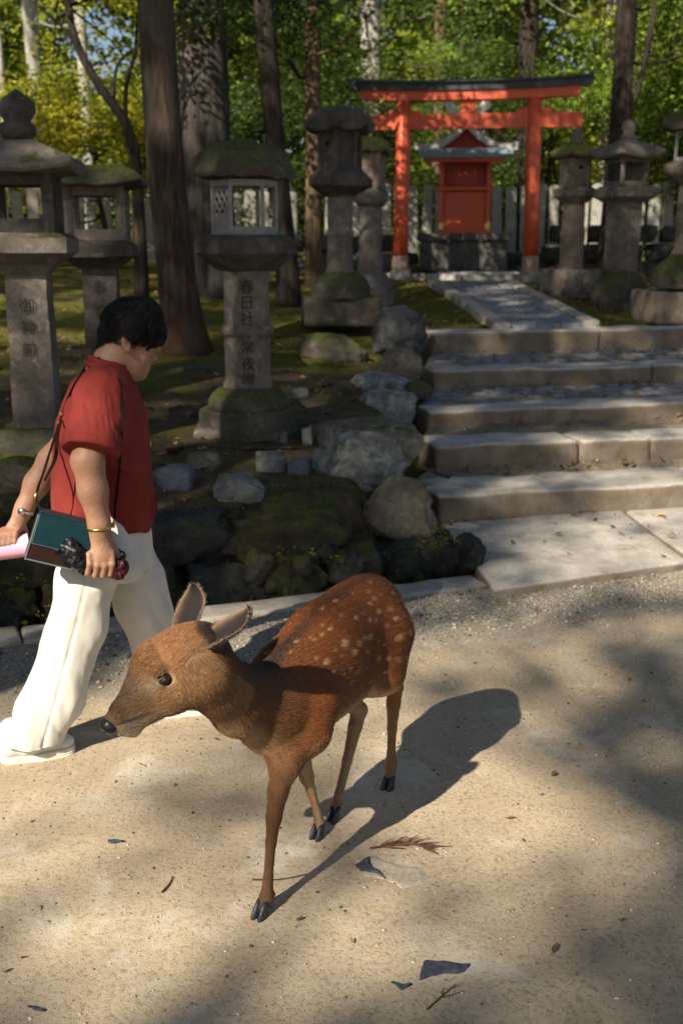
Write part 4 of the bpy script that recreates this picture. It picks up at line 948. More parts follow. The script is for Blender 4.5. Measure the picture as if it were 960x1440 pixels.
b = tr_base(297, 13.0, 370)
tree('old_cedar_tree', 'massive old trunk with split grey bark behind the reddish cedar', b, [(0, 0, 0), (-.02, 0, 1.5), (-.03, 0, 4), (-.02, 0, 10)], .32, .26, 'bark_old', box_crown(120, -900, 420, -350, 12, 14.5, 40, 2), 'conifer', .12, 60, .4, up_limbs(4.6, 9, 6, 1.5, .05, 4), 2)
b = tr_base(408, 12.0, 330)
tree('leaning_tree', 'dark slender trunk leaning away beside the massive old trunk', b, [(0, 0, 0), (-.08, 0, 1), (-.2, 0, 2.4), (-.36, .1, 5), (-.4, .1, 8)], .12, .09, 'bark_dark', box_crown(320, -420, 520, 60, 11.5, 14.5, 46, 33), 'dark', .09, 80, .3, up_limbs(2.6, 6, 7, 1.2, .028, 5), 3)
b = tr_base(441, 14.0, 330)
tree('brown_tree', 'straight thin brown trunk behind the dark hexagonal lantern', b, straight(9, (0, 0)), .10, .08, 'bark_brown', box_crown(330, -200, 510, 140, 14, 17.5, 46, 44), 'mid', .09, 70, .2, up_limbs(2.8, 7, 8, 1.1, .022, 6), 4)
for i, (px, Yd, w, bk, lb) in enumerate([(521, 24, 25, 'bark_pale', 'pale straight trunk rising behind the left gate post'), (55, 20, 19, 'bark_pale', 'sunlit pale trunk behind the tall square lantern finial'), (122, 25, 14, 'bark_pale', 'thin pale trunk behind the forked dark tree'), (10, 27, 10, 'bark_pale', 'thinnest pale trunk far beyond the tall square lantern'), (615, 24, 15, 'bark_brown', 'brown trunk showing above the middle of the gate'), (648, 27, 12, 'bark_brown', 'slim brown trunk right of the gate centre strut'), (737, 22, 24, 'bark_dark', 'dark trunk rising behind the right gate post'), (846, 19, 11, 'bark_pale', 'narrow sunlit pale trunk beside the dark branching trunk'), (385, 22, 12, 'bark_pale', 'thin pale trunk behind the leaning dark trunk')]):
    b = tr_base(px, Yd, 200); r = w/2/FPX*Yd
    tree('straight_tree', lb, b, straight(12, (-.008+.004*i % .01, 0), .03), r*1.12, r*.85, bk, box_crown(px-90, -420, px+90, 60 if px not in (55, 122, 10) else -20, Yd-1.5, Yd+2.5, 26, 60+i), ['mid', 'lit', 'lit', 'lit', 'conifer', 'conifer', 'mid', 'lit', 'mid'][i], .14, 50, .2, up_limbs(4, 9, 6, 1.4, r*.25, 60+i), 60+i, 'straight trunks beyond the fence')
# forked dark tree on the left
b = tr_base(193, 12.2, 250); k_ = 12.2/FPX
def fk(px, py): q = atY(px, py, 12.2); return q-b
tree('forked_tree', 'small dark tree forking into crooked limbs left of the reddish cedar', b, [(0, 0, 0), fk(192, 240), fk(184, 195), fk(172, 165), fk(140, 120), fk(112, 70), fk(96, 10), fk(92, -60)], .07, .035, 'bark_dark', box_crown(40, -260, 225, 130, 11.5, 15, 75, 7), 'maple', .065, 75, .2,
     [([fk(176, 172), fk(178, 120), fk(190, 70), fk(194, 10)], .03, .012), ([fk(160, 145), fk(166, 90), fk(200, 60), fk(215, 20)], .022, .008), ([fk(120, 85), fk(90, 40), fk(55, 10), fk(20, -20)], .02, .008)], 8, flat=.75, asp=.75, squash=.25)
b = tr_base(862, 16.0, 260)
tree('branching_tree', 'dark trunk with a rising side limb behind the lanterns right of the gate', b, straight(10, (0, 0), .04), .15, .11, 'bark_dark', box_crown(770, -260, 1010, 170, 17.0, 20.5, 105, 9), 'mid', .085, 95, .25,
     [([(0, 0, 1.9), (.28, 0, 2.7), (.42, .05, 3.6), (.55, .1, 5)], .055, .025)]+up_limbs(3, 7, 6, 1.3, .03, 9), 9, yellow=.4)
b = tr_base(1010, 14.5, 260)
tree('broadleaf_tree', 'bushy evergreen tree leaning in beyond the large lantern right of the gate', b, straight(8, (-.02, 0), .05), .12, .08, 'bark_dark', box_crown(890, -120, 1120, 250, 17.2, 19.6, 80, 10), 'mid', .085, 90, .2, up_limbs(2, 6, 7, 1.2, .03, 10), 10, yellow=.35)
# understorey shrubs behind the fence
for i, (x0, y0, x1, y1, Yd, g, n, lb) in enumerate([
    (60, 130, 225, 262, 17.5, 'maple', 60, 'bright yellow green maple shrub behind the forked dark tree'),
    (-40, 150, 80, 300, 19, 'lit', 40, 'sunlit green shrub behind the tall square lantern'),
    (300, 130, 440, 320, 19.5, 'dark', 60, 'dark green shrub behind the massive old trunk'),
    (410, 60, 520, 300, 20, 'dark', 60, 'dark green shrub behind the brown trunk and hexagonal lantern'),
    (500, 110, 620, 300, 21, 'conifer', 60, 'dense conifer shrub behind the left gate post'),
    (600, 60, 740, 290, 22, 'conifer', 70, 'dense conifer shrub directly behind the small red shrine'),
    (720, 130, 830, 300, 20, 'mid', 60, 'leafy shrub behind the right gate post'),
    (815, 110, 930, 290, 19.3, 'olive', 70, 'leafy olive green shrub behind the square shafted lantern'),
    (910, 90, 1040, 290, 18.6, 'mid', 70, 'leafy shrub behind the large lantern beyond the gate')]):
    b = tr_base((x0+x1)/2, Yd, 300); h = max(1.5, zy(y0, Yd)-b[2])
    tree('evergreen_shrub', lb, b, straight(h*.8, (0, 0), .08), .06, .02, 'bark_dark', box_crown(x0, y0, x1, y1+25, Yd-.9, Yd+1.2, n, 200+i), g, .085 if g != 'conifer' else .11, 110, .2, up_limbs(.6, h*.7, 6, .6, .02, 200+i), 200+i, 'shrubs behind the fence', yellow=.45, cr=(.3, .5), asp=.5 if g != 'conifer' else .25)
# far wood that reads as one mass
rs = np.random.RandomState(77); fc = []
while len(fc) < 4200:
    P = np.array([rs.uniform(-24, 24), rs.uniform(30, 46), 0]); P[2] = rs.uniform(1.5, 13); p = proj(P)
    if any(((p[0]-gx)/rx)**2+((p[1]-gy)/ry)**2 < 1 and rs.rand() < pr for gx, gy, rx, ry, pr in SKYGAPS): continue
    if fbm(P[None], .25, 2, 4)[0] < -.22: continue
    fc.append(P)
fc = np.array(fc); P, k = clumps(fc, rs.uniform(.8, 1.5, len(fc)), 60, rs, .6)
tag(obj('far_wood', leaf_mesh('far_wood', P, .30, leaf_cols((.13,.20,.034), len(P), rs, k, .3, .5), rs, .4, .6), MAT['leaf']), 'distant sunlit green wood beyond the shrine fence', 'wood', kind='stuff')
# ------------------------------------------------------------------ unseen trees towards the sun, crowns shaped as a gobo for the sun patches
CT = 1/math.tan(SUN_EL)
def S3(P): P = np.asarray(P, float); return P[:2]+SUN_H*P[2]*CT                     # where the sun would throw a point onto the road plane
LIT = []
def lit(c, a, b_, ang=0.0, p=.04): LIT.append((c[0], c[1], a, b_, ang, p))
def litpx(px, py, rx, ry, p=.04):
    c = atZ(px, py)[:2]; a = abs(atZ(px+rx, py)[0]-c[0]); b_ = abs(atZ(px, py-ry)[1]-atZ(px, py+ry)[1])/2; lit(c, a, b_, 0, p)
litpx(140, 1180, 320, 125, .16); litpx(60, 1360, 170, 60, .25); litpx(560, 1240, 110, 55, .06); litpx(720, 1390, 160, 60, .12); 
litpx(650, 980, 125, 105, .04); litpx(800, 868, 170, 26, .3); litpx(330, 1330, 130, 45, .3)
lit(S3((0, 2.85, .5)), .55, .75, 0, .03); lit(S3((-.35, 2.2, .7)), .30, .35, 0, .03)            # deer
for z in (.2, .5, .8, 1.05): lit(S3((-.95, 3.35, z)), .40, .40, 0, .02)
lit(S3((-.98, 3.25, 1.22)), .20, .20, 0, .03)                     # walking person
lit(S3((1.85, 5.7, .05)), 1.0, .62, .2, .02); lit(S3((2.5, 6.75, .2)), 1.15, .42, .2, .03); lit(S3((2.6, 7.35, .38)), 1.1, .34, .2, .04); lit(S3((2.8, 8.1, .5)), .7, .25, .2, .25)   # landing and lower steps
for z in (1.6, 2.4, 3.2, 3.9): lit(S3((1.9, 14.9, z)), 1.5, .8, 0, .12)
lit(S3((.4, 14.9, 3.8)), .6, .5, 0, .2); lit(S3((SX, 16.2, 2.0)), .5, .5, 0, .1)
lit(S3((5.0, 18.2, 2.1)), 2.2, .6, 0, .15); lit(S3((2.4, 14.5, 1.25)), .5, .35, 0, .1); lit(S3((1.6, 15.6, 1.25)), .5, .4, 0, .15); lit(S3((1.8, 13.4, 1.15)), .5, .25, 0, .2)
lit(S3((-3.0, 9.6, .85)), 1.6, .45, .2, .1); lit(S3((-3.2, 12, 1)), 1.8, .35, .1, .2); lit(S3((-.6, 13, 1.05)), 1.2, .3, 0, .25)
lit(S3((-2.7, 13.2, 4.6)), 1.7, 1.2, 0, .08); lit(S3((-3.6, 17.6, 3.2)), 1.6, .9, 0, .06); lit(S3((-1.9, 13.2, 3.2)), 1.0, .8, 0, .1)
def shade_p(x, y):
    x = np.atleast_1d(np.asarray(x, float)); y = np.atleast_1d(np.asarray(y, float)); d = np.full(x.shape, .95)
    wob = 1+.28*fbm(np.stack([x*2.2, y*2.2, 0*x+.7], -1), 1.0, 2, 21)
    for cx, cy, a, b_, an, p in LIT:
        dx, dy = x-cx, y-cy; c, s = math.cos(an), math.sin(an); q = np.hypot((c*dx+s*dy)/a, (-s*dx+c*dy)/b_)*wob
        d = np.minimum(d, p+(.95-p)*np.clip((q-1)/.25, 0, 1))
    far = np.where(fbm(np.stack([x*.5, y*.35, 0*x+3.3], -1), 1.0, 2, 8) > .12, .26, .02)
    return np.where(((y > 20.9) & (x < .6)) | ((y > 19.5) & (x > .6)), far, d)
rs = np.random.RandomState(123); cl = {}
SS = np.stack([rs.uniform(-7, 9, 17000), rs.uniform(-1.5, 46, 17000)], 1); kp = (rs.rand(17000) < shade_p(SS[:, 0], SS[:, 1])) & ~((SS[:, 1] > 24) & (rs.rand(17000) < .5))
for S in SS[kp]:
    h = rs.uniform(12.5, 16.5); P = np.array([*(S-SUN_H*h*CT), h])
    key = (int((P[0]+20)//7), int((P[1]+30)//8)); cl.setdefault(key, []).append(P)
ncan = 0
for key, Cn in sorted(cl.items()):
    Cn = np.array(Cn)
    if len(Cn) < 25: continue
    c = Cn.mean(0); r2 = np.random.RandomState(ncan+900); bx, by = c[0]-1.5, c[1]
    qc = c[:2]+r2.uniform(-13, 13, (900, 2)); qc = qc[~((qc[:, 1] > -2.5) & (np.abs(qc[:, 0]) < .42*np.maximum(qc[:, 1], 0)+2.6))][:260]
    hh = np.linspace(.2, 13, 30); f_ = np.where(hh < 7, 0, (hh-7)/6*.8)[None, :, None]; qq = qc[:, None]+(c[:2]-qc)[:, None]*f_+SUN_H*(hh*CT)[None, :, None]
    sc = (1-np.minimum(1, shade_p(qq[..., 0].ravel(), qq[..., 1].ravel())/.9)).reshape(len(qc), -1).sum(1)+.06*np.linalg.norm(qc-c[:2], axis=1); bx, by = qc[sc.argmin()]
    base = np.array([bx, by, (float(zt(bx, by)) if uv(bx, by)[1] > .6 else 0.0)-.05]); o = tag(empty('gobo_tree', base), 'unseen tall tree whose high crown is shaped to dapple the road with shade', 'tree', 'unseen tall trees shaped to dapple the road')
    dx = c-base; obj('trunk', trunk_mesh('trunk', [(0, 0, 0), (0, 0, 3.5), (0, 0, 7), (dx[0]*.4, dx[1]*.4, 10), (dx[0]*.8, dx[1]*.8, 13)], .24, .07, 14, .3, ncan), MAT['bark_cedar'], o)
    for i in r2.choice(len(Cn), 8, replace=False):
        V, F = tube(spline([np.array([dx[0]*.6, dx[1]*.6, 11.5]), (Cn[i]-base)*.5+np.array([dx[0]*.3, dx[1]*.3, 5.9]), Cn[i]-base], 8), np.linspace(.03, .008, 8), 5); obj('limb', mesh('limb', V, F, True), MAT['bark_cedar'], o)
    P, k = clumps(Cn-base, .26, 9, r2, .7); obj('crown', leaf_mesh('crown', P, .20, leaf_cols((.06,.09,.022), len(P), r2, k, .25, .3), r2, .2, .7), MAT['leaf'], o); ncan += 1

# ================================================================== DEER
dA, dD = atZ(365, 1290), atZ(545, 1108); DH = (dA-dD)/np.linalg.norm(dA-dD); DL = np.array([-DH[1], DH[0], 0.0]); DO = (atZ(447, 1190)+atZ(468, 1165))/2; DO[2] = 0
DR = np.stack([DH, DL, np.array([0, 0, 1.0])], 1)                  # local -> world
def dw(P): return (np.asarray(P)-DO)@DR                             # world -> deer local
def dp(px, py, off): return dw(atP(px, py, DO, DL, off))
deer = tag(empty('deer', DO, math.atan2(DH[1], DH[0])), 'spotted chestnut deer walking on the earth road with lowered head', 'deer')
B = Field((-.56, -.36, -.01), (.86, .36, 1.02), .0055)
# trunk
B.ell((.11, 0, .515), (.24, .112, .142), .05).ell((-.09, 0, .540), (.24, .126, .158), .06).ell((-.235, 0, .573), (.142, .106, .124), .06)
B.cone((.22, 0, .565), (.0, 0, .60), .075, .085, .06).cone((.0, 0, .60), (-.27, 0, .625), .085, .078, .06).ell((.24, 0, .485), (.12, .098, .108), .05)
B.cone((-.34, 0, .61), (-.395, 0, .52), .05, .022, .04)                                                    # tail
# head, laid out along its own line
HN = np.array([.21, -.978, 0]); HP = atY(262, 925, 2.27)
def hp(px, py, off=0.0): return atP(px, py, HP, HN, off)
def hl(px, py, off=0.0): return dw(hp(px, py, off))
hk = float((HP-_C)@_fw)/FPX; hside = dw(DO+HN)
head_px = [(160, 1016, 16), (177, 1001, 21), (205, 974, 26), (228, 944, 35), (256, 922, 38), (280, 914, 35)]
for (a, b_) in zip(head_px[:-1], head_px[1:]): B.cone(hl(a[0], a[1]), hl(b_[0], b_[1]), a[2]*hk, b_[2]*hk, .012, side=hside, sq=.80)
B.cone(hl(250, 966), hl(188, 1022), 25*hk, 10*hk, .025, side=hside, sq=.7)                                   # jaw
B.ell(hl(250, 965), np.array([30, 30, 30])*hk*1.0, .03); B.cone(hl(172, 1026), hl(186, 1027), 9*hk, 10*hk, .012, side=hside, sq=.8)
for s in (-1, 1): B.ell(hl(221, 940, s*.043), (.020, .018, .016), .018)                                       # brow over the eye
B.cone(hl(216, 917), hl(256, 904), 17*hk, 18*hk, .03); B.ell(hl(199, 930, -.036), (.018, .018, .020), .02); B.cone(hl(209, 925, -.02), hl(207, 925, .02), 13*hk, 13*hk, .02); B.cone(hl(206, 935, -.01), hl(192, 975, -.005), 18*hk, 16*hk, .03); B.cone(hl(205, 962), hl(238, 980), 16*hk, 22*hk, .03)
# neck
nk = [(hl(280, 918), .062), (hl(292, 945, -.0), .066), (dp(312, 966, -.01), .066), (dp(338, 985, -.01), .080), (np.array([.29, 0, .525]), .098), (np.array([.17, 0, .53]), .115)]
B.chain([q[0] for q in nk], [q[1] for q in nk], .035, side=(0, 1, 0), sq=.82)
# legs: joints from the photograph, on the plane of each leg
LEGS = dict(
 fl=([np.array([.19, .070, .51]), np.array([.225, .074, .44]), dp(402, 1070, .062), dp(391, 1112, .052), dp(385, 1150, .046), dp(381, 1185, .044), dp(377, 1235, .040), dp(375, 1262, .038), dp(370, 1276, .036)], [.070, .052, .036, .026, .0200, .0135, .0125, .0185, .017]),
 fr=([np.array([.20, -.068, .51]), np.array([.225, -.072, .44]), dp(418, 1042, -.05), dp(424, 1062, -.042), dp(431, 1092, -.036), dp(437, 1110, -.032), dp(446, 1142, -.024), dp(450, 1162, -.02), dp(449, 1176, -.018)], [.070, .052, .036, .026, .0205, .0135, .0125, .0185, .017]),
 hr=([np.array([-.22, -.07, .56]), np.array([-.15, -.08, .47]), np.array([-.13, -.06, .41]), dp(505, 998, -.045), dp(499, 1022, -.04), dp(488, 1070, -.032), dp(477, 1115, -.026), dp(473, 1136, -.024), dp(471, 1150, -.02)], [.092, .070, .044, .0255, .0215, .0150, .0135, .0190, .017]),
 hl=([np.array([-.22, .07, .56]), np.array([-.175, .08, .47]), dp(546, 922, .062), dp(555, 966, .055), dp(553, 990, .05), dp(551, 1025, .044), dp(550, 1058, .040), dp(549, 1074, .038), dp(548, 1088, .036)], [.092, .072, .042, .0250, .0215, .0150, .0135, .0190, .017]))
for P, R in LEGS.values():
    B.chain(P[:4], R[:4], .035); B.chain(P[3:], R[3:], .008)
for n in ('fl', 'fr', 'hr', 'hl'):
    q = LEGS[n][0][-2]; bk = -.017
    for s in (-1, 1): B.cone(q+np.array([bk, s*.008, .006]), q+np.array([bk-.012, s*.009, -.010]), .007, .003, .006)
EYE = {}
def fsample(P):
    q = (np.asarray(P)-B.lo)/B.h; i = np.clip(np.floor(q).astype(int), 0, B.n-2); f = q-i; r = 0
    for a in (0, 1):
        for b_ in (0, 1):
            for c in (0, 1): r += (f[0] if a else 1-f[0])*(f[1] if b_ else 1-f[1])*(f[2] if c else 1-f[2])*B.F[i[0]+a, i[1]+b_, i[2]+c]
    return r
def hit(px, py, y0):
    r = ray(px, py); t = (y0)/r[1]
    while t < y0+1.0:
        P = _C+r*t
        if fsample(dw(P)) < 0: return P
        t += .0015
    return None
eW = hit(232, 956, 1.9); 
if eW is None: eW = hp(232, 956, .05)
eL = dw(eW); eo = (eW-HP)@HN; eR = dw(eW-2*eo*HN)
for e in (eL, eR): B.ell(e, (.0165, .0145, .0115), .006, op='s')
V, F = B.mesh(); V = relax(V, F, 2, .5); N = vnormals(V, F)
# ---- coat colours
def deer_cols(V, N, rs):
    x, y, z = V.T; n = len(V); c = np.tile(np.array([.138, .043, .0115]), (n, 1))
    def mixc(w, col): nonlocal c; w = np.clip(w, 0, 1)[:, None]; c = c*(1-w)+np.array(col)*w
    nz = fbm(V, 14, 3, 2)
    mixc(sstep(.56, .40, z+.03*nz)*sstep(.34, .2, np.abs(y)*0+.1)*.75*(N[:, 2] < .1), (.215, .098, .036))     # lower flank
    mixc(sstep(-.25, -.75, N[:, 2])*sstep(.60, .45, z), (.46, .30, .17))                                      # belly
    # legs
    leg = sstep(.37, .27, z+.02*nz); mixc(leg, (.185, .098, .047)); mixc(sstep(.16, .06, z)*.5, (.165, .11, .07))
    inner = leg*sstep(0, .6, -np.sign(y)*N[:, 1]); mixc(inner*.5, (.42, .28, .17))
    # neck and head
    hw = (hl(282, 918)-hl(161, 1017)); hlen = np.linalg.norm(hw); hw /= hlen; t = (V-hl(161, 1017))@hw/hlen; sd = (V-hl(232, 946))@hside; upv = np.cross(hw, hside); upv /= np.linalg.norm(upv)
    if upv[2] < 0: upv = -upv
    uu = (V-hl(232, 946))@upv; ish = ((V-hl(232, 946))**2).sum(1) < .22**2; ish = ish & (t < 1.12)
    neck = sstep(.24, .36, x)*(~ish); mixc(neck*.9, (.115, .052, .020)); mixc(neck*sstep(-.2, -.7, N[:, 2]), (.33, .20, .10))
    hm = np.where(ish, 1.0, 0.0); mixc(hm, (.195, .103, .046))
    mixc(hm*sstep(.36, .70, t)*sstep(-.01, .05, uu+.01*nz)*.8, (.205, .088, .032))                               # rufous forehead
    mixc(hm*sstep(.72, .20, t)*sstep(-.02, .03, uu+.012*nz)*.8, (.085, .056, .038))                          # grey brown bridge of the nose
    mixc(hm*sstep(.30, .55, t)*sstep(.70, .5, t)*np.exp(-((uu-.010)/.016)**2)*.55, (.38, .28, .19))             # pale brow
    mixc(hm*sstep(.5, .2, t)*sstep(-.012, -.035, uu), (.30, .19, .10)); mixc(hm*sstep(.26, .10, t)*sstep(-.012, -.024, uu), (.36, .265, .175))
    ml = hm*np.exp(-((uu+.024+.10*(t-.12))/.0035)**2)*sstep(.36, .28, t)*sstep(.0, .06, t); mixc(ml*.95, (.03, .02, .015))
    for e in (eL, eR):
        d = np.linalg.norm(V-e, axis=1); mixc(sstep(.030, .017, d)*.55, (.42, .27, .15)); mixc(sstep(.0175, .0135, d), (.025, .017, .012))
        td = V-(e-hw*.018-upv*.012); mixc(np.exp(-((td@upv+td@hw*.55)/.004)**2)*np.exp(-((td@hw)/.010)**2)*hm*(np.abs(td@hside) < .03)*.9, (.04, .028, .02))
    # dark line down the spine
    sp = np.exp(-(y/.021)**2)*sstep(.1, .5, N[:, 2])*(~ish)*sstep(-.42, -.30, x); mixc(sp*(.55+.4*sstep(.05, .25, x)), (.028, .018, .013))
    mixc(np.exp(-(y/.05)**2)*sstep(.12, .3, x)*(~ish)*sstep(.0, .5, N[:, 2])*.8, (.035, .022, .015))
    mixc(sstep(-.40, -.45, x)*sstep(.4, .5, z)*sstep(.0, .4, np.abs(N[:, 1])+(-N[:, 0]))*.8, (.50, .40, .30))   # rump patch
    # white spots in loose rows
    rr = np.random.RandomState(5); w = np.zeros(n); phi = np.arctan2(np.abs(y), z-.53)
    for s in (-1, 1):
        m = (np.sign(y) == s) & (x > -.45) & (x < .28); xm, pm_, nm = x[m], phi[m], nz[m]; wm = w[m]
        for row, (p0, r0) in enumerate([(.20, .0060), (.46, .0085), (.74, .0100), (1.02, .0105), (1.30, .0100), (1.56, .0085), (1.80, .007)]):
            xx = -.40+.022*(row % 2)
            while xx < .20-.025*row:
                xx += rr.uniform(.028, .066); pp = p0+rr.normal(0, .11); r = r0*rr.uniform(.5, 1.15); al = rr.uniform(.25, .95)
                dd = np.hypot((xm-xx)*.75, (pm_-pp)*.155); wm = np.maximum(wm, sstep(r*1.25, r*.5, dd+.0025*nm)*al)
        w[m] = wm
    mixc(w*(~ish)*sstep(.36, .40, z)*.66, (.52, .33, .165))
    return np.clip(c*np.exp(.12*fbm(V, 60, 2, 9))[:, None], .003, .9)
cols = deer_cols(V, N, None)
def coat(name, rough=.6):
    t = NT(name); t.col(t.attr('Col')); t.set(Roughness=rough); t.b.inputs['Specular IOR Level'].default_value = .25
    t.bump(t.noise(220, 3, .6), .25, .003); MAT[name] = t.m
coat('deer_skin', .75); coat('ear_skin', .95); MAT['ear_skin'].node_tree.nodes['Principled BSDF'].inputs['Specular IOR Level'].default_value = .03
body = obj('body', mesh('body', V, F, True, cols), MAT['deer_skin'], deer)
# ---- short coat
t = NT('deer_fur'); t.col(t.attr('Col')); t.set(Roughness=.5); t.b.inputs['Specular IOR Level'].default_value = .3; MAT['deer_fur'] = t.m
rs = np.random.RandomState(8); A = V[F]; ar = np.linalg.norm(np.cross(A[:, 2]-A[:, 0], A[:, 3]-A[:, 1]), axis=1); NS = 190000
hb_ = np.linalg.norm(A.mean(1)-hl(225, 950), axis=1) < .17; ar = ar*np.where(hb_, 3.0, 1.0); fi = rs.choice(len(F), NS, p=ar/ar.sum()); wt = rs.dirichlet(np.ones(4), NS); R0 = (A[fi]*wt[..., None]).sum(1); RN = (N[F][fi]*wt[..., None]).sum(1); RC = (cols[F][fi]*wt[..., None]).sum(1)
segs = [(np.array([.30, 0, .53]), np.array([-.45, 0, .56]), .14), (nk[1][0], nk[4][0], .08), (hl(161, 1017), hl(285, 915), .05)]
for P, _r in LEGS.values():
    segs += [(P[1], P[3], .055), (P[3], P[5], .02), (P[5], P[-1], .015)]
best = np.full(NS, 9.0); flow = np.zeros((NS, 3)); lenm = np.zeros(NS)
for i, (a, b_, r) in enumerate(segs):
    ab = b_-a; tt = np.clip(((R0-a)@ab)/(ab@ab), 0, 1); d = np.linalg.norm(R0-a-tt[:, None]*ab, axis=1)-r; m = d < best
    best[m] = d[m]; flow[m] = ab/np.linalg.norm(ab); lenm[m] = (.0125, .0125, .0095)[i] if i < 3 else .0085
flow[:, 2] -= .28*(lenm > .01); lenm = lenm*np.where(R0[:, 2] < .30, .6, 1)*rs.uniform(.6, 1.3, NS)
ed = np.minimum(np.linalg.norm(R0-eL, axis=1), np.linalg.norm(R0-eR, axis=1)); nd = np.linalg.norm(R0-hl(158, 1016), axis=1)
keep = (ed > .019) & (nd > .027) & (R0[:, 2] > .045)
tg = flow-RN*(flow*RN).sum(1)[:, None]; tg /= np.maximum(np.linalg.norm(tg, axis=1, keepdims=True), 1e-6); tg = tg+rs.normal(0, .10, (NS, 3))
K = 4; S_ = np.linspace(0, 1, K)[None, :, None]; lift = (.32*S_-.18*S_**2)
PP = R0[:, None]+lenm[:, None, None]*(tg[:, None]*S_+RN[:, None]*lift)-RN[:, None]*.001
RC = RC*np.exp(rs.normal(.06, .30, (NS, 1)))
strands('fur', PP[keep], np.clip(RC[keep], .003, .9), np.where(lenm[keep] > .009, .00042, .00036), MAT['deer_fur'], deer)
# ---- eyes, nose, ears, hooves
plain('eye_black', (.012,.008,.006), .06, spec=.6); plain('wet_nose', (.018,.017,.018), .28, (300, .4, .001), spec=.5); plain('hoof_horn', (.022,.022,.026), .42, (90, .3, .002), spec=.4)
P_, F_ = cubesphere(8); Sp = P_/np.linalg.norm(P_, axis=1, keepdims=True)
hw = hl(161, 1017)-hl(282, 918); hw /= np.linalg.norm(hw); upv = np.cross(hw, hside); upv = upv*np.sign(upv[2]); plain('eyelid_skin', (.11,.062,.032), .8, spec=.1)
ax2 = hw+upv*.08; ax2 /= np.linalg.norm(ax2); ax3 = np.cross(ax2, hside); ax3 = ax3*np.sign(ax3[2])
for e, sg in ((eL, 1), (eR, -1)):
    RQ = np.stack([ax2, hside, ax3], 1).T; obj('eye', mesh('eye', (Sp*np.array([.0150, .0115, .0092]))@RQ, F_, True), MAT['eye_black'], deer, loc=e-hside*sg*.0015)
    for (lo_, hi_) in ((.74, 2), (-2, -.74)):
        W_ = (Sp*np.array([.0165, .0128, .0108]))@RQ; cmp_ = Sp[:, 2][F_].mean(1); sel = F_[(cmp_ > lo_) & (cmp_ < hi_)]; ids, inv = np.unique(sel, return_inverse=True)
        obj('eyelid', mesh('eyelid', W_[ids], inv.reshape(sel.shape), True), MAT['eyelid_skin'], deer, loc=e-hside*sg*.0022)
hw = hl(161, 1017)-hl(205, 975); hw /= np.linalg.norm(hw); upv = np.cross(hw, hside); upv = upv*np.sign(upv[2]); NB = np.stack([hw, hside, upv], 1)
Vn = Sp*np.array([.0225, .0255, .0225]); Vn = Vn-np.array([.010, 0, 0])*np.exp(-((np.abs(Vn[:, 1])-.0125)/.005)**2-((Vn[:, 2]+.001)/.005)**2)[:, None]*(Vn[:, 0] > 0)[:, None]
obj('nose', mesh('nose', (Vn@NB.T), F_, True), MAT['wet_nose'], deer, loc=hl(155, 1019))
def ear(base, tip, n, W, name='ear'):
    base, tip = np.asarray(base), np.asarray(tip); a = tip-base; L = np.linalg.norm(a); a /= L; n = n-a*(n@a); n /= np.linalg.norm(n); s = np.cross(a, n); U, Q = 18, 13; G0 = []; cc = []
    for layer in (0, 1):
        for i in range(U):
            u = i/(U-1); w = W*(.42+.58*math.sin(math.pi*min(1, u*.62+.19)))*(1-max(0, (u-.55)/.45)**2.0)**.6*(1 if u < .99 else .05); cup = (1.15-.75*u)
            for j in range(Q):
                v = -1+2*j/(Q-1); th = v*cup*1.15; r = w/max(.25, math.sin(min(1.5, cup*1.15))); p = base+a*L*u+s*math.sin(th)*r*.92-n*(math.cos(th)*r-r*.4)+n*(.004 if layer == 0 else -.003)*(1-abs(v)**3); G0.append(p)
                rim = abs(v)**6
                cc.append(np.array([.022, .018, .018])*(1-rim)+np.array([.26, .17, .10])*rim if layer == 0 else np.array([.060, .042, .032])*(1-.4*rim)+np.array([.36, .25, .16])*.4*rim)
    F = []; M = U*Q
    for i in range(U-1):
        for j in range(Q-1):
            q = (i*Q+j, i*Q+j+1, (i+1)*Q+j+1, (i+1)*Q+j); F.append(q); F.append(tuple(M+k for k in q[::-1]))
        F.append((i*Q, (i+1)*Q, M+(i+1)*Q, M+i*Q)); F.append((i*Q+Q-1, M+i*Q+Q-1, M+(i+1)*Q+Q-1, (i+1)*Q+Q-1))
    F += [((U-1)*Q+j, (U-1)*Q+j+1, M+(U-1)*Q+j+1, M+(U-1)*Q+j) for j in range(Q-1)]
    G0 = np.array(G0); cc = np.array(cc); o = obj(name, mesh(name, G0, F, True, cc*np.exp(.2*fbm(G0, 70, 2, 4))[:, None]), MAT['ear_skin'], deer)
    # rim and lining hair
    rs = np.random.RandomState(3); NE = 2600; i = rs.randint(1, U-1, NE); j = rs.randint(0, Q, NE); lay = np.ones(NE, int); R = G0[lay*M+i*Q+j]+rs.normal(0, .002, (NE, 3)); nn = np.where(lay[:, None] == 0, n, -n); d = a+nn*.25+rs.normal(0, .2, (NE, 3)); Kp = np.linspace(0, 1, 3)[None, :, None]
    strands('ear_fur', R[:, None]+d[:, None]*Kp*.0045, cc[lay*M+i*Q+j]*np.exp(rs.normal(0, .25, (NE, 1))), .00028, MAT['deer_fur'], deer); return o
cb = dw(_C)-hl(258, 900); cb /= np.linalg.norm(cb)                       # towards the viewer's side: where that ear opens in this pose
ear(hl(256, 893, -.045), hl(269, 818, -.085), cb*.8-hside*.0+np.array([.2, -.5, 0]), .040)
ear(hl(290, 903, .04), hl(346, 848, .075), -dw(DO+np.array([.75, -.1, -.55]))*1.0+cb*.45, .040)
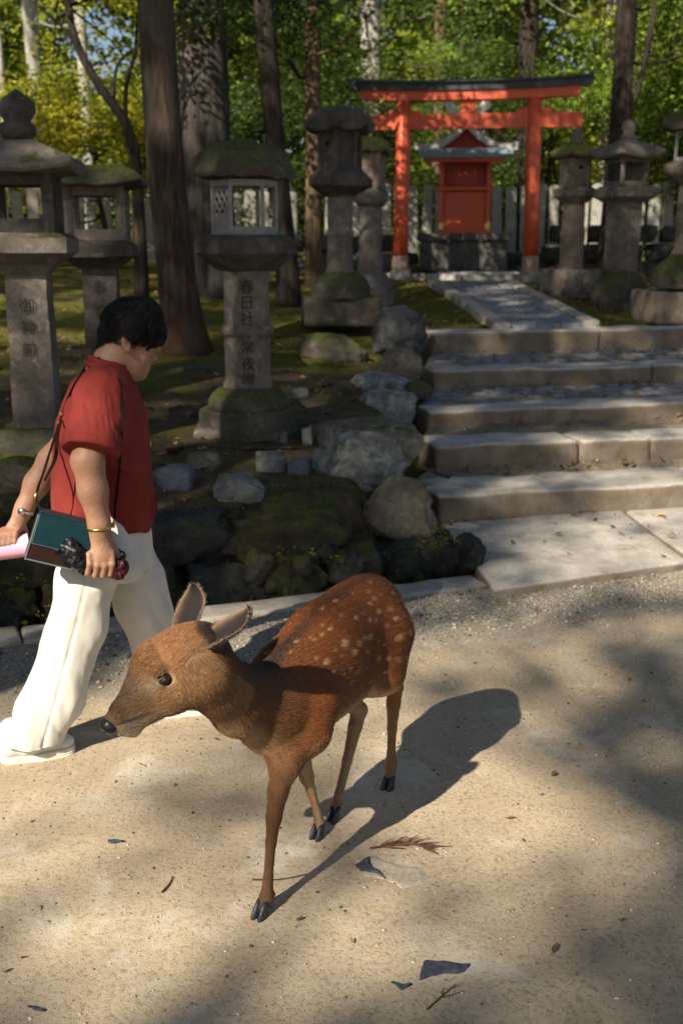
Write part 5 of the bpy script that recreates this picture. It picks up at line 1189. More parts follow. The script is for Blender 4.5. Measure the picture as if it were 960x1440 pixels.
def toe(fx, fy, s, yaw):
    n = 12; th = np.arange(n)*2*math.pi/n; out = np.stack([np.cos(th)*.0185+.005, np.sin(th)*.0100], 1); out[:, 0] += np.where(out[:, 0] > .006, .003, 0); out[:, 1] *= np.where(out[:, 0] > .018, .75, 1)
    V = []
    for k, (f, z, sh) in enumerate([(1, 0, 0), (1.0, .006, -.001), (.92, .020, -.007), (.80, .034, -.015), (.6, .042, -.018)]): V.append(np.c_[out*f+np.array([sh, 0]), np.full(n, z)])
    V = np.concatenate(V); F = [tuple(range(n))[::-1], tuple(range(4*n, 5*n))]
    for i in range(4):
        for j in range(n): k = (j+1) % n; F.append((i*n+j, i*n+k, (i+1)*n+k, (i+1)*n+j))
    V[:, 1] += s*.0098; V = rotz(V, yaw+s*.015); return obj('hoof', mesh('hoof', V, F, True), MAT['hoof_horn'], deer, loc=(fx, fy, .001))
for k, (px, py, off, yaw) in dict(fl=(367, 1284, .036, -.05), fr=(448, 1184, -.018, .0), hr=(467, 1158, -.02, -.05), hl=(546, 1101, .036, .0)).items():
    q = dw(atZ(px, py)); ft = LEGS[k][0][-1]
    for s in (-1, 1): toe(ft[0]+.012, ft[1], s, yaw)

# ================================================================== WALKING PERSON
WA = math.radians(18.0); WFW = np.array([math.cos(WA), math.sin(WA), 0]); WLF = np.array([-WFW[1], WFW[0], 0]); WR = np.stack([WFW, WLF, np.array([0, 0, 1.0])], 1)
WO = (atZ(60, 1062)+atZ(255, 1005))/2; WO[2] = 0
def ww(P): return (np.asarray(P)-WO)@WR
def wp(px, py, off=0.0): return ww(atP(px, py, WO, WLF, off))
def w2(px, py, off=0.0): return WO+WR@wp(px, py, off)
person = tag(empty('person', WO, WA), 'person in red blouse and white trousers striding past with head bowed', 'person')
def loft(fd, lev, k=.03, pad=.05):
    """lev: rows (z, cx, cy, half depth, half width)"""
    lev = np.array(sorted([tuple(l) for l in lev])); lo = np.array([(lev[:, 1]-lev[:, 3]).min(), (lev[:, 2]-lev[:, 4]).min(), lev[0, 0]])-pad; hi = np.array([(lev[:, 1]+lev[:, 3]).max(), (lev[:, 2]+lev[:, 4]).max(), lev[-1, 0]])+pad
    sl = fd._sl(lo, hi); p = fd.pts(sl); z = p[..., 2]; g = [np.interp(z, lev[:, 0], lev[:, i]) for i in range(1, 5)]
    q = np.sqrt(((p[..., 0]-g[0])/g[2])**2+((p[..., 1]-g[1])/g[3])**2); d = (q-1)*np.minimum(g[2], g[3])*.9
    d = np.maximum(d, np.maximum(lev[0, 0]-z, z-lev[-1, 0])); fd.put(sl, d, k); return fd
WB = ((-.62, -.42, -.01), (.52, .42, 1.62))
# ---- skin
Bd = Field(*WB, .005)
Bd.ell(wp(183, 462), (.088, .073, .090), .02).cone(wp(189, 484), wp(194, 512), .056, .039, .02, side=(0, 1, 0), sq=.95)
Bd.cone(wp(178, 505), wp(195, 525), .036, .022, .02).ell(wp(200, 528), (.014, .018, .013), .010)
Bd.cone(wp(210, 490), wp(217.5, 504), .008, .0105, .007).ell(wp(213, 506, -.010), (.009, .008, .007), .005).ell(wp(213, 506, .010), (.009, .008, .007), .005).ell(wp(208.5, 514.5), (.010, .021, .0055), .004).ell(wp(207.5, 520.5), (.010, .019, .006), .004).ell(wp(209, 481), (.013, .050, .012), .015)
for s in (-1, 1):
    Bd.ell(wp(200, 503, s*.036), (.020, .014, .020), .02); Bd.ell(wp(210, 490, s*.034), (.012, .016, .010), .006, op='s')
    e = wp(178, 481, s*.073); Bd.ell(e, (.017, .009, .031), .006).ell(e+np.array([.004, s*.010, .003]), (.009, .006, .017), .004, op='s').ell(e+np.array([.004, s*.002, -.024]), (.010, .008, .010), .006)
Bd.chain([wp(146, 530), wp(158, 508), wp(172, 486)], [.062, .054, .054], .025); Bd.cone(wp(172, 532), wp(183, 510), .035, .035, .03)
Bd.cone(wp(145, 600), wp(145, 700), .10, .12, .03); Bd.cone(wp(146, 530), wp(145, 600), .05, .08, .03); Bd.cone(wp(145, 566, -.12), wp(145, 566, .12), .05, .05, .03)
AR = [wp(138, 572, -.175), wp(124, 648, -.262), wp(131, 690, -.270), wp(140, 738, -.275), wp(141, 752, -.277)]
Bd.chain(AR, [.052, .047, .044, .032, .029], .02); Bd.ell(wp(113, 648, -.262), (.022, .024, .022), .02)
AL = [wp(128, 585, .17), wp(74, 648, .235), wp(52, 680, .235), wp(35, 714, .23), wp(30, 724, .228)]
Bd.chain(AL, [.054, .048, .042, .030, .028], .02)
for hp_, an in ((-.1, 1), (.1, 1)): pass
Bd.chain([wp(150, 720, -.08), wp(110, 880, -.09), wp(48, 1035, -.095)], [.07, .055, .04], .02); Bd.chain([wp(170, 720, .08), wp(205, 850, .09), wp(246, 985, .095)], [.07, .055, .04], .02); Bd.cone(wp(150, 690), wp(155, 730), .1, .1, .03)
# near hand closed on the umbrella, back of the hand outwards
Bd.cone(wp(142, 756, -.279), wp(144, 782, -.288), .031, .034, .012, side=(0, 1, 0), sq=.62)
for i in range(4):
    x0 = 158-10.5*i; L_ = (0, 1.5, .5, -3)[i]
    P = [wp(x0-1, 776+i, -.290), wp(x0, 793+i+L_, -.300), wp(x0-2.5, 807+L_+i*.6, -.288), wp(x0-5, 810+L_, -.262), wp(x0-6, 799+L_, -.243)]; Bd.chain(P, [.0108, .0108, .0098, .0093, .008], .004)
Bd.chain([wp(156, 766, -.272), wp(166, 781, -.262), wp(170, 794, -.258), wp(164, 801, -.256)], [.014, .0125, .011, .009], .006)
# far hand round the pink tube
Bd.cone(wp(30, 726, .226), wp(21, 742, .220), .026, .029, .01, side=(0, 1, 0), sq=.65)
for i in range(4):
    x0 = 27-7.5*i; P = [wp(x0, 742+.8*i, .214), wp(x0-5, 750+i, .192), wp(x0-6, 763+i, .180), wp(x0-4, 776+i, .186), wp(x0-2, 783+i, .200)]; Bd.chain(P, [.0105, .0105, .0095, .009, .008], .0045)
Bd.chain([wp(32, 735, .23), wp(36, 748, .245), wp(33, 760, .255)], [.012, .011, .009], .005)
V, F = Bd.mesh(); V = relax(V, F, 2, .5); N = vnormals(V, F)
sk = np.tile(np.array([.31, .160, .094]), (len(V), 1)); nz = fbm(V, 18, 3, 3); sk = sk*(1+.16*nz+.10*fbm(V, 70, 2, 8))[:, None]
def tint(c0, r, col, a):
    global sk; w = (a*np.exp(-(np.linalg.norm(V-c0, axis=1)/r)**2))[:, None]; sk = sk*(1-w)+np.array(col)*w
tint(wp(209, 517.5), .013, (.28, .085, .065), .8); tint(wp(200, 505, -.05), .03, (.46, .20, .13), .5); tint(wp(178, 481, -.08), .025, (.22, .085, .05), .7)
for i in range(4): tint(wp(158-10.5*i, 800, -.30), .012, (.42, .19, .12), .5)
tint(wp(207, 483, -.055), .012, (.05, .035, .03), .75); tint(wp(202, 482, -.062), .012, (.05, .035, .03), .75)
t = NT('skin'); t.col(t.attr('Col')); t.set(Roughness=.5); t.b.inputs['Subsurface Weight'].default_value = .06; t.b.inputs['Subsurface Radius'].default_value = (.01, .004, .002); t.b.inputs['Subsurface Scale'].default_value = .5
t.bump(t.math('ADD', t.noise(160, 4, .6), t.noise(38, 4, .65)), .4, .005); MAT['skin'] = t.m
obj('body', mesh('body', V, F, True, sk), MAT['skin'], person)
for s in (-1, 1):
    q = wp(203.5, 491, s*.040); Sx = Sp*np.array([.009, .010, .003]); obj('eye', mesh('eye', Sx, F_, True), MAT['eye_black'], person, loc=q, rot=(0, .5, 0))
# ---- hair: short dark curls
Hr = Field((-.2, -.2, 1.1), (.35, .2, 1.62), .0045)
Hr.ell(wp(187, 457), (.080, .074, .074), .02).ell(wp(172, 462), (.048, .060, .056), .03).cone(wp(204, 446), wp(219, 470), .038, .018, .03, side=(0, 1, 0), sq=1.0)
for s in (-1, 1): Hr.cone(wp(204, 445, s*.04), wp(219, 474, s*.035), .036, .018, .02); Hr.cone(wp(190, 455, s*.062), wp(186, 472, s*.070), .022, .010, .02)
Hr.cone(wp(164, 468), wp(156, 483), .042, .028, .02)
Hr.ell(wp(208, 512), (.062, .09, .058), .01, op='s'); Hr.ell(wp(178, 484, -.08), (.019, .03, .027), .006, op='s'); Hr.ell(wp(178, 484, .08), (.019, .03, .027), .006, op='s'); Hr.ell(wp(168, 515), (.06, .1, .05), .01, op='s')
Vh, Fh = Hr.mesh(); Nh = vnormals(Vh, Fh); Vh = Vh+Nh*(.010*(1-np.abs(fbm(Vh, 32, 2, 6))*2.6))[:, None]
plain('black_hair', (.006,.005,.0055), .6, (160, .7, .004), spec=.08)
hair = obj('hair', mesh('hair', Vh, Fh, True), MAT['black_hair'], person)
t = NT('hair_strand'); t.col(t.attr('Col')); t.set(Roughness=.55); t.b.inputs['Specular IOR Level'].default_value = .3; MAT['hair_strand'] = t.m
rs = np.random.RandomState(2); ii = rs.choice(len(Vh), 9000); tt = np.linspace(0, 1, 9)[None, :]; ph = rs.uniform(0, 6.28, (len(ii), 1)); d1 = np.cross(Nh[ii], rs.normal(size=(len(ii), 3))); d1 /= np.linalg.norm(d1, axis=1, keepdims=True); d2 = np.cross(Nh[ii], d1); Lr = rs.uniform(.006, .012, (len(ii), 1))
C_ = Vh[ii][:, None]+Nh[ii][:, None]*(tt*.010)[..., None]+d1[:, None]*(np.cos(ph+tt*6)*Lr)[..., None]+d2[:, None]*(np.sin(ph+tt*6)*Lr)[..., None]
strands('hair_curls', C_, np.tile([.010, .0085, .0085], (len(ii), 1))*np.exp(rs.normal(0, .3, (len(ii), 1))), .0006, MAT['hair_strand'], person)
# ---- blouse
def lv(py, back, front, b): a0, a1 = wp(back, py), wp(front, py); return ((a0[2]+a1[2])/2, (a0[0]+a1[0])/2, 0.0, abs(a1[0]-a0[0])/2, b)
Bl = Field((-.5, -.42, .7), (.4, .42, 1.5), .005)
loft(Bl, [lv(506, 131, 174, .062), lv(516, 122, 180, .085), lv(528, 110, 186, .135), lv(542, 99, 192, .175), lv(565, 88, 201, .192), lv(590, 80, 207, .20), lv(640, 73, 211, .205), lv(690, 72, 213, .21), lv(722, 73, 213, .215), lv(738, 76, 212, .215)], .02)
Bl.cone(wp(147, 556, -.145), wp(128, 630, -.255), .080, .088, .03); Bl.cone(wp(128, 556, .145), wp(110, 628, .225), .075, .072, .03)
Bl.cone(wp(145, 548, -.10), wp(140, 560, -.15), .07, .075, .04)
# open the cuffs, hem and neck
for a_, s in ((wp(127, 652, -.262), -1), (wp(80, 650, .24), 1)): 
    pass
XB = Bl.pts((slice(None),)*3)
for c_, d_, s in ((wp(127, 637, -.258), AR[1]-AR[0], -1), (wp(104, 634, .24), AL[1]-AL[0], 1)):
    d_ = d_/np.linalg.norm(d_); pl = (XB-c_)@d_; msk = (s*XB[..., 1] > .165+.0*pl); Bl.F = np.where(msk, np.maximum(Bl.F, pl), Bl.F).astype(np.float32)
V0, F0 = Bl.mesh()
Bl.ell(wp(165, 497), (.055, .056, .05), .01, op='s')
hb = wp(140, 762); Bl.ell(np.array([hb[0]+.02, 0, hb[2]-.02]), (.155, .19, .085), .02, op='s')
V, F = Bl.mesh(); V = relax(V, F, 1, .5); N = vnormals(V, F)
dz = V[:, 2]; fold = .006*fbm(V*np.array([1, 1, .35]), 16, 3, 4)+.003*fbm(V*np.array([1, 1, .6])+3, 34, 2, 5)
shl = wp(145, 548, -.17); ds = np.linalg.norm((V-shl)*np.array([1, .6, 1]), axis=1); gat = np.exp(-(ds/.085)**2)*(V[:, 1] < -.11); ang = np.arctan2(V[:, 0]-shl[0], .02+np.abs(V[:, 2]-shl[2])); fold = fold+np.exp(-((V[:, 2]-shl[2]+.045)/.05)**2)*(V[:, 1] < -.12)*(.0012+.0016*vnoise(V*40, 3))*np.sin(V[:, 0]*300+1.5*np.sin(V[:, 0]*70))*sstep(.02, -.02, V[:, 2]-shl[2])
low = sstep(wp(140, 660)[2], wp(140, 725)[2], V[:, 2])*0+sstep(wp(140, 600)[2], wp(140, 720)[2], V[:, 2]); th = np.arctan2(V[:, 1], V[:, 0]-wp(142, 690)[0]); fold = fold+low*.006*np.sin(th*9+2*np.sin(th*2)+V[:, 2]*5)*(V[:, 1] > -.24)
V = V+N*fold[:, None]
def cloth(name, c, sc=900, rough=.8, sheen=.2, bump=.15):
    t = NT(name); n = t.noise(9, 4, .6); t.col(t.ramp(n, [(.3, tuple(x*.88 for x in c)), (.7, tuple(min(1, x*1.07) for x in c))])); t.set(Roughness=rough); t.b.inputs['Specular IOR Level'].default_value = .2; t.b.inputs['Sheen Weight'].default_value = sheen
    t.bump(t.math('ADD', t.noise(sc, 2, .5), t.math('MULTIPLY', t.noise(45, 4, .6), 1.2)), bump, .004); MAT[name] = t.m
cloth('red_linen', (.205, .027, .020), 900, .85, .0, .45); cloth('white_cloth', (.62, .585, .51), 700, .75, .1, .2)
bl_o = obj('blouse', mesh('blouse', V, F, True), MAT['red_linen'], person)
def fhit(fd, px, py, y0=2.6, y1=4.2):
    r = ray(px, py); t = y0/r[1]
    while t*r[1] < y1:
        q = (ww(_C+r*t)-fd.lo)/fd.h; i = np.round(q).astype(int)
        if (i >= 0).all() and (i < fd.n).all() and fd.F[tuple(i)] < .001: return _C+r*t
        t += .002
    return None
# cuffs, collar, tie
def ring(c, ax, r, w, n=28, th=.004, ell=1.0):
    ax = ax/np.linalg.norm(ax); u, v = frame_of(ax); P = []
    for k in range(n+1): a = 2*math.pi*k/n; P.append(c+u*math.cos(a)*r+v*math.sin(a)*r*ell)
    V = []
    for k in range(n):
        d = (P[k]-c)/np.linalg.norm(P[k]-c)
        for (e, h) in ((0, -w/2), (th, -w/2), (th*1.4, 0), (th, w/2), (0, w/2)): V.append(P[k]+d*e+ax*h)
    F = []
    for k in range(n):
        m = (k+1) % n
        for j in range(5): q = (j+1) % 5; F.append((k*5+j, m*5+j, m*5+q, k*5+q))
    return V, F
arm_ax = AR[1]-AR[0]
V_, Fq = ring(wp(129, 629, -.252), arm_ax, .0865, .020, 32, .0025); obj('sleeve_cuff', mesh('sleeve_cuff', V_, Fq, True), MAT['red_linen'], bl_o)
nx = wp(172, 488)-wp(150, 522); nx /= np.linalg.norm(nx)
for rr_, up_, w_ in ((.066, .0, .034), (.072, -.012, .02)): V_, Fq = ring(wp(153.5, 513)+nx*up_, nx+np.array([-.25, 0, .25]), rr_, w_, 30, .004, .96); obj('collar', mesh('collar', V_, Fq, True), MAT['red_linen'], bl_o)
def ribbon(name, P, w, th, mat, parent, side=None, n=24):
    P = spline(P, n); T = np.gradient(P, axis=0); V = []; sd = np.asarray(side if side is not None else (0, 1, 0), float); ws = np.broadcast_to(w, (n,)) if np.ndim(w) == 0 else np.interp(np.linspace(0, 1, n), np.linspace(0, 1, len(w)), w)
    for i in range(n):
        t = T[i]/np.linalg.norm(T[i]); s = sd-t*(sd@t); s /= np.linalg.norm(s); m = np.cross(t, s); V += [P[i]+s*ws[i]/2+m*th/2, P[i]-s*ws[i]/2+m*th/2, P[i]-s*ws[i]/2-m*th/2, P[i]+s*ws[i]/2-m*th/2]
    F = [(i*4+j, i*4+(j+1) % 4, i*4+4+(j+1) % 4, i*4+4+j) for i in range(n-1) for j in range(4)]+[(0, 3, 2, 1), (n*4-4, n*4-3, n*4-2, n*4-1)]
    return obj(name, mesh(name, V, F, False), MAT[mat], parent)
ribbon('tie_end', [wp(213, 692, -.03), wp(216, 705, -.05), wp(214, 725, -.06), wp(207, 741, -.06)], [.010, .022, .026, .016], .003, 'red_linen', bl_o, (1, .6, 0)); ribbon('tie_end', [wp(213, 690, -.02), wp(217, 700, -.02), wp(217, 715, -.02), wp(213, 730, -.03)], [.010, .02, .022, .014], .003, 'red_linen', bl_o, (1, -.4, 0))
obj('tie_knot', rock_mesh('tie_knot', (.03, .04, .03), 5, 6, .2, .2, 2), MAT['red_linen'], bl_o, loc=wp(213, 690, -.03))
# ---- trousers
Tr = Field((-.62, -.34, .0), (.5, .34, 1.02), .0055)
loft(Tr, [lv(705, 92, 206, .165), lv(740, 100, 212, .18), lv(775, 100, 214, .185), lv(800, 100, 212, .18)], .03)
Tr.chain([wp(140, 770, -.085), wp(122, 815, -.09), wp(108, 880, -.09), wp(72, 985, -.092), wp(42, 1052, -.095)], [.098, .094, .096, .099, .100], .03, side=(0, 1, 0), sq=.88)
Tr.chain([wp(178, 775, .085), wp(196, 820, .09), wp(203, 852, .092), wp(226, 915, .094), wp(252, 980, .095)], [.098, .096, .096, .096, .097], .03, side=(0, 1, 0), sq=.88)
fz0 = wp(42, 1063, -.095)[2]
X = Tr.pts(tuple(slice(None) for _ in range(3))); nearleg = X[..., 0] < -.02; cutz = np.where(nearleg, .058, .07); Tr.F = np.maximum(Tr.F, cutz-X[..., 2]).astype(np.float32)
Tr.ell((wp(40, 1062, -.095)[0], -.095, .02), (.085, .075, .05), .0, op='s'); Tr.ell((wp(252, 1000, .095)[0], .095, .04), (.085, .075, .06), .0, op='s')
V, F = Tr.mesh(); V = relax(V, F, 2, .5); N = vnormals(V, F)
def legfold(V):
    f = .007*fbm(V*np.array([1, 1, .14]), 12, 2, 14)-.012*np.clip(1-3*np.abs(fbm(V*np.array([1, 1, .3])+V[:, [2]]*np.array([.5, 0, 0]), 7, 2, 24)), 0, 1)+.003*fbm(V*np.array([1, 1, .4]), 30, 2, 15)
    sh = V[:, 0]*.9+V[:, 2]*.35; f = f+(.003+.003*vnoise(V*5, 9))*np.sin(sh*27+4.5*fbm(V, 4, 2, 3))*sstep(.95, .6, V[:, 2])
    return f
V = V+N*legfold(V)[:, None]
# side seam of the near leg
P0 = [wp(128, 770, -.18), wp(122, 815, -.18), wp(108, 880, -.18), wp(80, 985, -.18), wp(60, 1052, -.18)]; sx = np.interp(V[:, 2], [p[2] for p in P0[::-1]], [p[0] for p in P0[::-1]]); V = V-N*(.004*np.exp(-((V[:, 0]-sx)/.005)**2)*(V[:, 1] < -.08)*sstep(.95, .85, V[:, 2]))[:, None]
tr_o = obj('trousers', mesh('trousers', V, F, True), MAT['white_cloth'], person)
# ---- shoes
plain('shoe_white', (.62,.60,.54), .7, (200, .3, .003)); plain('shoe_sole', (.62,.60,.50), .65, (120, .3, .003))
def shoe(heel, toe_, off, z0, pitch=0.0):
    h, t_ = wp(*heel, off), wp(*toe_, off); L = t_[0]-h[0]; fd = Field((h[0]-.03, off-.07, -.02), (t_[0]+.03, off+.07, .16), .004); x = lambda q: h[0]+L*q
    fd.cone((x(.14), off, .052), (x(.40), off, .055), .040, .042, .02).cone((x(.40), off, .050), (x(.86), off+.004, .040), .043, .034, .02, side=(0, 0, 1), sq=.75).cone((x(.2), off, .08), (x(.16), off, .11), .042, .040, .02)
    fd.F = np.maximum(fd.F, .026-fd.pts((slice(None),)*3)[..., 2]).astype(np.float32); V, F = fd.mesh(); o = obj('shoe', mesh('shoe', relax(V, F, 1), F, True), MAT['shoe_white'], person)
    n = 40; th = np.arange(n)*2*math.pi/n; q = (np.cos(th)+1)/2; w = .043*np.sin(np.clip(th % math.pi, 0, math.pi))**.55*(1-.12*(q < .45)); ox = x(0)+L*(q*1.0); oy = off+np.where(th < math.pi, w, -w); V = []
    lv_ = [0, .004, .008, .012, .016, .020, .024, .028]
    for k, z in enumerate(lv_): g = 1+(.03 if k % 2 else 0); V.append(np.c_[x(.5)+(ox-x(.5))*g, off+(oy-off)*g, np.full(n, z)+.018*np.clip(q-.75, 0, 1)**1.3*2])
    F = [tuple(range(n))[::-1], tuple(range((len(lv_)-1)*n, len(lv_)*n))]+[(i*n+j, i*n+(j+1) % n, (i+1)*n+(j+1) % n, (i+1)*n+j) for i in range(len(lv_)-1) for j in range(n)]
    obj('sole', mesh('sole', np.concatenate(V), F), MAT['shoe_sole'], o); 
    return o
shoe((2, 1062), (106, 1070), -.095, 0); shoe((226, 1006), (318, 1006), .095, 0)
# ---- jewellery
plain('gold', (.75,.52,.18), .28, metal=1.0); plain('steel', (.6,.6,.6), .3, metal=1.0)
V_, Fq = ring(wp(140.5, 742, -.2765), wp(141, 752, -.277)-wp(139, 735, -.274), .0365, .005, 40, .003, 1.0); obj('bracelet', mesh('bracelet', V_, Fq, True), MAT['gold'], person)
V_, Fq = ring(wp(35, 717, .2295), AL[4]-AL[2], .0315, .012, 24, .003); w_o = obj('wristwatch', mesh('wristwatch', V_, Fq, True), MAT['steel'], person); MB().tube([wp(31, 719, .193), wp(30, 719.5, .188)], .013, 16).build('watch_case', MAT['steel'], w_o, True)
MB().tube([wp(146, 507, -.060), wp(152, 512, -.066), wp(160, 517, -.066), wp(170, 524, -.05)], .0018, 6).build('necklace', MAT['gold'], person, True)
# ================================================================== THINGS CARRIED
plain('teal_leather', (.0035,.026,.033), .45, (140, .3, .002), spec=.3); plain('brown_leather', (.022,.009,.006), .4, (140, .3, .002), spec=.3); plain('strap_leather', (.014,.006,.004), .8, (140, .3, .002), spec=.1); plain('stitch', (.12,.15,.15), .6)
bc = [wp(50, 715, -.235), wp(140, 738, -.235), wp(130, 806, -.235), wp(38, 785, -.235)]; bx_ = bc[1]-bc[0]; bwid = np.linalg.norm(bx_); bx_ /= bwid; bz_ = bc[0]-bc[3]; bh_ = np.linalg.norm(bz_); bz_ = bz_-bx_*(bz_@bx_); bz_ /= np.linalg.norm(bz_); by_ = np.cross(bz_, bx_); bcen = sum(bc)/4
bag = tag(empty('shoulder_bag', WO+WR@bcen), 'dark brown shoulder bag with teal flap hanging at the walking person\'s hip', 'bag')
RB = WR@np.stack([bx_, by_, bz_], 1); bag.rotation_euler = Matrix(RB.tolist()).to_euler()
def bp(name, c, s, mat, bev=.004, parent=None): return obj(name, mesh(name, *rbox(s, bev)), MAT[mat], parent or bag, loc=c)
bb = bp('bag_body', (0, 0, -.004), (bwid, .058, bh_*.94), 'brown_leather', .010)
fp = bp('flap', (0, -.034, bh_*.17), (bwid*.985, .006, bh_*.62), 'teal_leather', .003); bp('flap_top', (0, 0, bh_*.488), (bwid*.985, .066, .006), 'teal_leather', .003)
sgn = 1 if by_[1] < 0 else -1
for zz in (-.128, ): bp('stitching', (0, -.0378, bh_*zz), (bwid*.95, .0012, .0012), 'stitch', 0)
for xx in (-.475, .475): bp('stitching', (bwid*xx, -.0378, bh_*.17), (.0012, .0012, bh_*.58), 'stitch', 0)
bp('piping', (0, -.029, -bh_*.465), (bwid*.98, .005, .004), 'stitch', .001); bp('piping', (-bwid*.496, -.029, -.004), (.004, .005, bh_*.92), 'stitch', .001)
cl_ = bp('clasp', (bwid*.10, -.039, -bh_*.115), (.030, .004, .011), 'gold', .0015)
for k in range(4): bp('clasp_bar', (bwid*.10-.0105+k*.007, -.0415, -bh_*.115), (.003, .002, .008), 'brass', .0005, cl_).location = (-.0105+k*.007, -.0025, 0)
def bagloc(P): return (np.asarray(P)-np.array(bag.location))@RB
def onb(px, py, e=.006, dflt=-.2):
    h = fhit(Bl, px, py); h = w2(px, py, dflt) if h is None else h; r = _C-h; return bagloc(h+r/np.linalg.norm(r)*e)
tl = np.array([-bwid*.47, 0, bh_*.47]); tr_ = np.array([bwid*.47, 0, bh_*.47])
sb = bagloc(w2(62, 668, -.22))
ribbon('strap', [tl, bagloc(w2(52, 695, -.225)), bagloc(w2(63, 660, -.215)), onb(80, 606, .008), onb(87, 586), onb(96, 560), onb(108, 536), onb(120, 517), onb(131, 506, .006), bagloc(w2(140, 503, -.06))], .0075, .003, 'strap_leather', bag, RB.T@WR@np.array([1, 0, .4]), 60)
ribbon('strap_tail', [onb(86, 590, .012), bagloc(w2(80, 620, -.215)), bagloc(w2(78, 645, -.22)), bagloc(w2(63, 676, -.225))], [.008, .010, .011, .007], .003, 'strap_leather', bag, RB.T@WR@np.array([1, 0, .4]))
ribbon('strap', [tr_, bagloc(w2(160, 735, -.215)), onb(162, 715), onb(168, 660), onb(171, 610), onb(173, 575), onb(172, 550), onb(168, 532)], .0065, .003, 'strap_leather', bag, RB.T@WR@np.array([1, 0, .2]), 40)
for px, py in ((87, 582), (84, 594)): h = onb(px, py, .011); bp('buckle', h, (.012, .005, .012), 'gold', .002)
MB().tube([bagloc(w2(48, 705, -.225)), bagloc(w2(52, 692, -.225))], .004, 8).build('strap_hook', MAT['gold'], bag, True); MB().tube([bagloc(w2(160, 742, -.222)), bagloc(w2(161, 730, -.22))], .004, 8).build('strap_hook', MAT['gold'], bag, True)
# folded umbrella in the near hand: black canopy, dark red frill
plain('black_nylon', (.005,.0055,.008), .42, (60, .5, .004)); plain('dark_red_cloth', (.05,.005,.008), .5, (60, .5, .004))
uo = w2(128, 792, -.262); umb = tag(empty('folded_umbrella', uo), 'black folded umbrella with dark red frill gripped in the walking person\'s hand', 'umbrella')
def crumple(name, P, R, mat, seed, amp=.35, n=28, m=40):
    P = spline(np.asarray(P), m); R = np.interp(np.linspace(0, 1, m), np.linspace(0, 1, len(R)), R); V, F = tube(P, R, n); k = np.repeat(np.arange(m), n); d = V-P[k]; q = 1-2.4*np.abs(fbm(V, 60, 3, seed)); V = P[k]+d*(.8+amp*q)[:, None]; return obj(name, mesh(name, V-uo, F, True), MAT[mat], umb)
crumple('canopy', [w2(82, 772, -.258), w2(92, 770, -.268), w2(105, 782, -.272), w2(122, 792, -.265), w2(138, 796, -.262), w2(152, 797, -.262)], [.004, .024, .038, .030, .016, .014], 'black_nylon', 3, .35)
crumple('canopy_fold', [w2(96, 758, -.268), w2(104, 772, -.282), w2(112, 790, -.284), w2(116, 808, -.276)], [.012, .022, .022, .004], 'black_nylon', 8, .45)
crumple('frill', [w2(150, 798, -.262), w2(160, 800, -.268), w2(170, 797, -.268), w2(180, 795, -.264)], [.014, .030, .034, .012], 'dark_red_cloth', 5, .5, 20)
crumple('frill_edge', [w2(158, 784, -.255), w2(168, 780, -.258), w2(177, 783, -.258)], [.008, .018, .006], 'black_nylon', 6, .4)
mbh = MB(); mbh.tube([w2(77, 774, -.260)-uo, w2(86, 771, -.263)-uo], .0115, 12); mbh.build('handle', MAT['black_nylon'], umb, True)
# pink tube in the far hand
plain('pink_paper', (.78,.40,.52), .6, (60, .1, .002), var=.06)
po = w2(20, 768, .205); pk_ = tag(empty('pink_tube', po), 'pale pink rolled tube held in the walking person\'s trailing hand', 'tube')
a_, b_ = w2(-70, 784, .205)-po, w2(41, 766, .205)-po; ns = 24; ax = (b_-a_)/np.linalg.norm(b_-a_)
for nm, r0, r1 in (('tube_wall', .030, .040), ('tube_lining', .027, .037)):
    V, F = tube([a_+(b_-a_)*f for f in np.linspace(0, 1, 5)], np.linspace(r0, r1, 5), ns, False); obj(nm, mesh(nm, V, [f if nm == 'tube_wall' else f[::-1] for f in F], True), MAT['pink_paper'], pk_)
V, F = ring(b_, ax, .037, .003, ns, .003); obj('rim', mesh('rim', V, F, True), MAT['pink_paper'], pk_)

# ================================================================== SMALL THINGS ON THE GROUND
def scatter_mesh(name, C, S, rot, base, faces, cols, smooth=False):
    """copies of one small shape joined as loose litter: C positions, S sizes (N,3), rot matrices (N,3,3)"""
    N = len(C); b = np.asarray(base, float); V = np.einsum('nij,nkj->nki', rot, b[None]*S[:, None])+C[:, None]; f = np.asarray(faces); F = (f[None]+(np.arange(N)*len(b))[:, None, None]).reshape(-1, f.shape[1])
    return mesh(name, V.reshape(-1, 3), F, smooth, np.repeat(cols, len(b), 0))
def rmat(rs, N, tilt=.2):
    a = rs.uniform(0, 6.283, N); tx, ty = rs.normal(0, tilt, N), rs.normal(0, tilt, N); c, s = np.cos(a), np.sin(a); z = np.zeros(N); o = np.ones(N)
    Rz = np.stack([np.stack([c, -s, z], -1), np.stack([s, c, z], -1), np.stack([z, z, o], -1)], 1); n = np.stack([tx, ty, o], -1); n /= np.linalg.norm(n, axis=1, keepdims=True)
    x = np.stack([o, z, -n[:, 0]/n[:, 2]], -1); x /= np.linalg.norm(x, axis=1, keepdims=True); y = np.cross(n, x); return np.stack([x, y, n], -1)@Rz
t = NT('litter'); t.col(t.attr('Col')); t.set(Roughness=.9); t.b.inputs['Specular IOR Level'].default_value = .2; MAT['litter'] = t.m
rs = np.random.RandomState(31)
OV = [(1,0,0),(-1,0,0),(0,1,0),(0,-1,0),(0,0,1),(0,0,-1),(.6,.6,.5),(-.6,.6,.5),(-.6,-.6,.5),(.6,-.6,.5)]
OF = [(4,6,7),(4,7,8),(4,8,9),(4,9,6),(0,2,6),(2,1,7),(1,3,8),(3,0,9),(6,2,7),(7,1,8),(8,3,9),(9,0,6),(0,5,2),(2,5,1),(1,5,3),(3,5,0)]
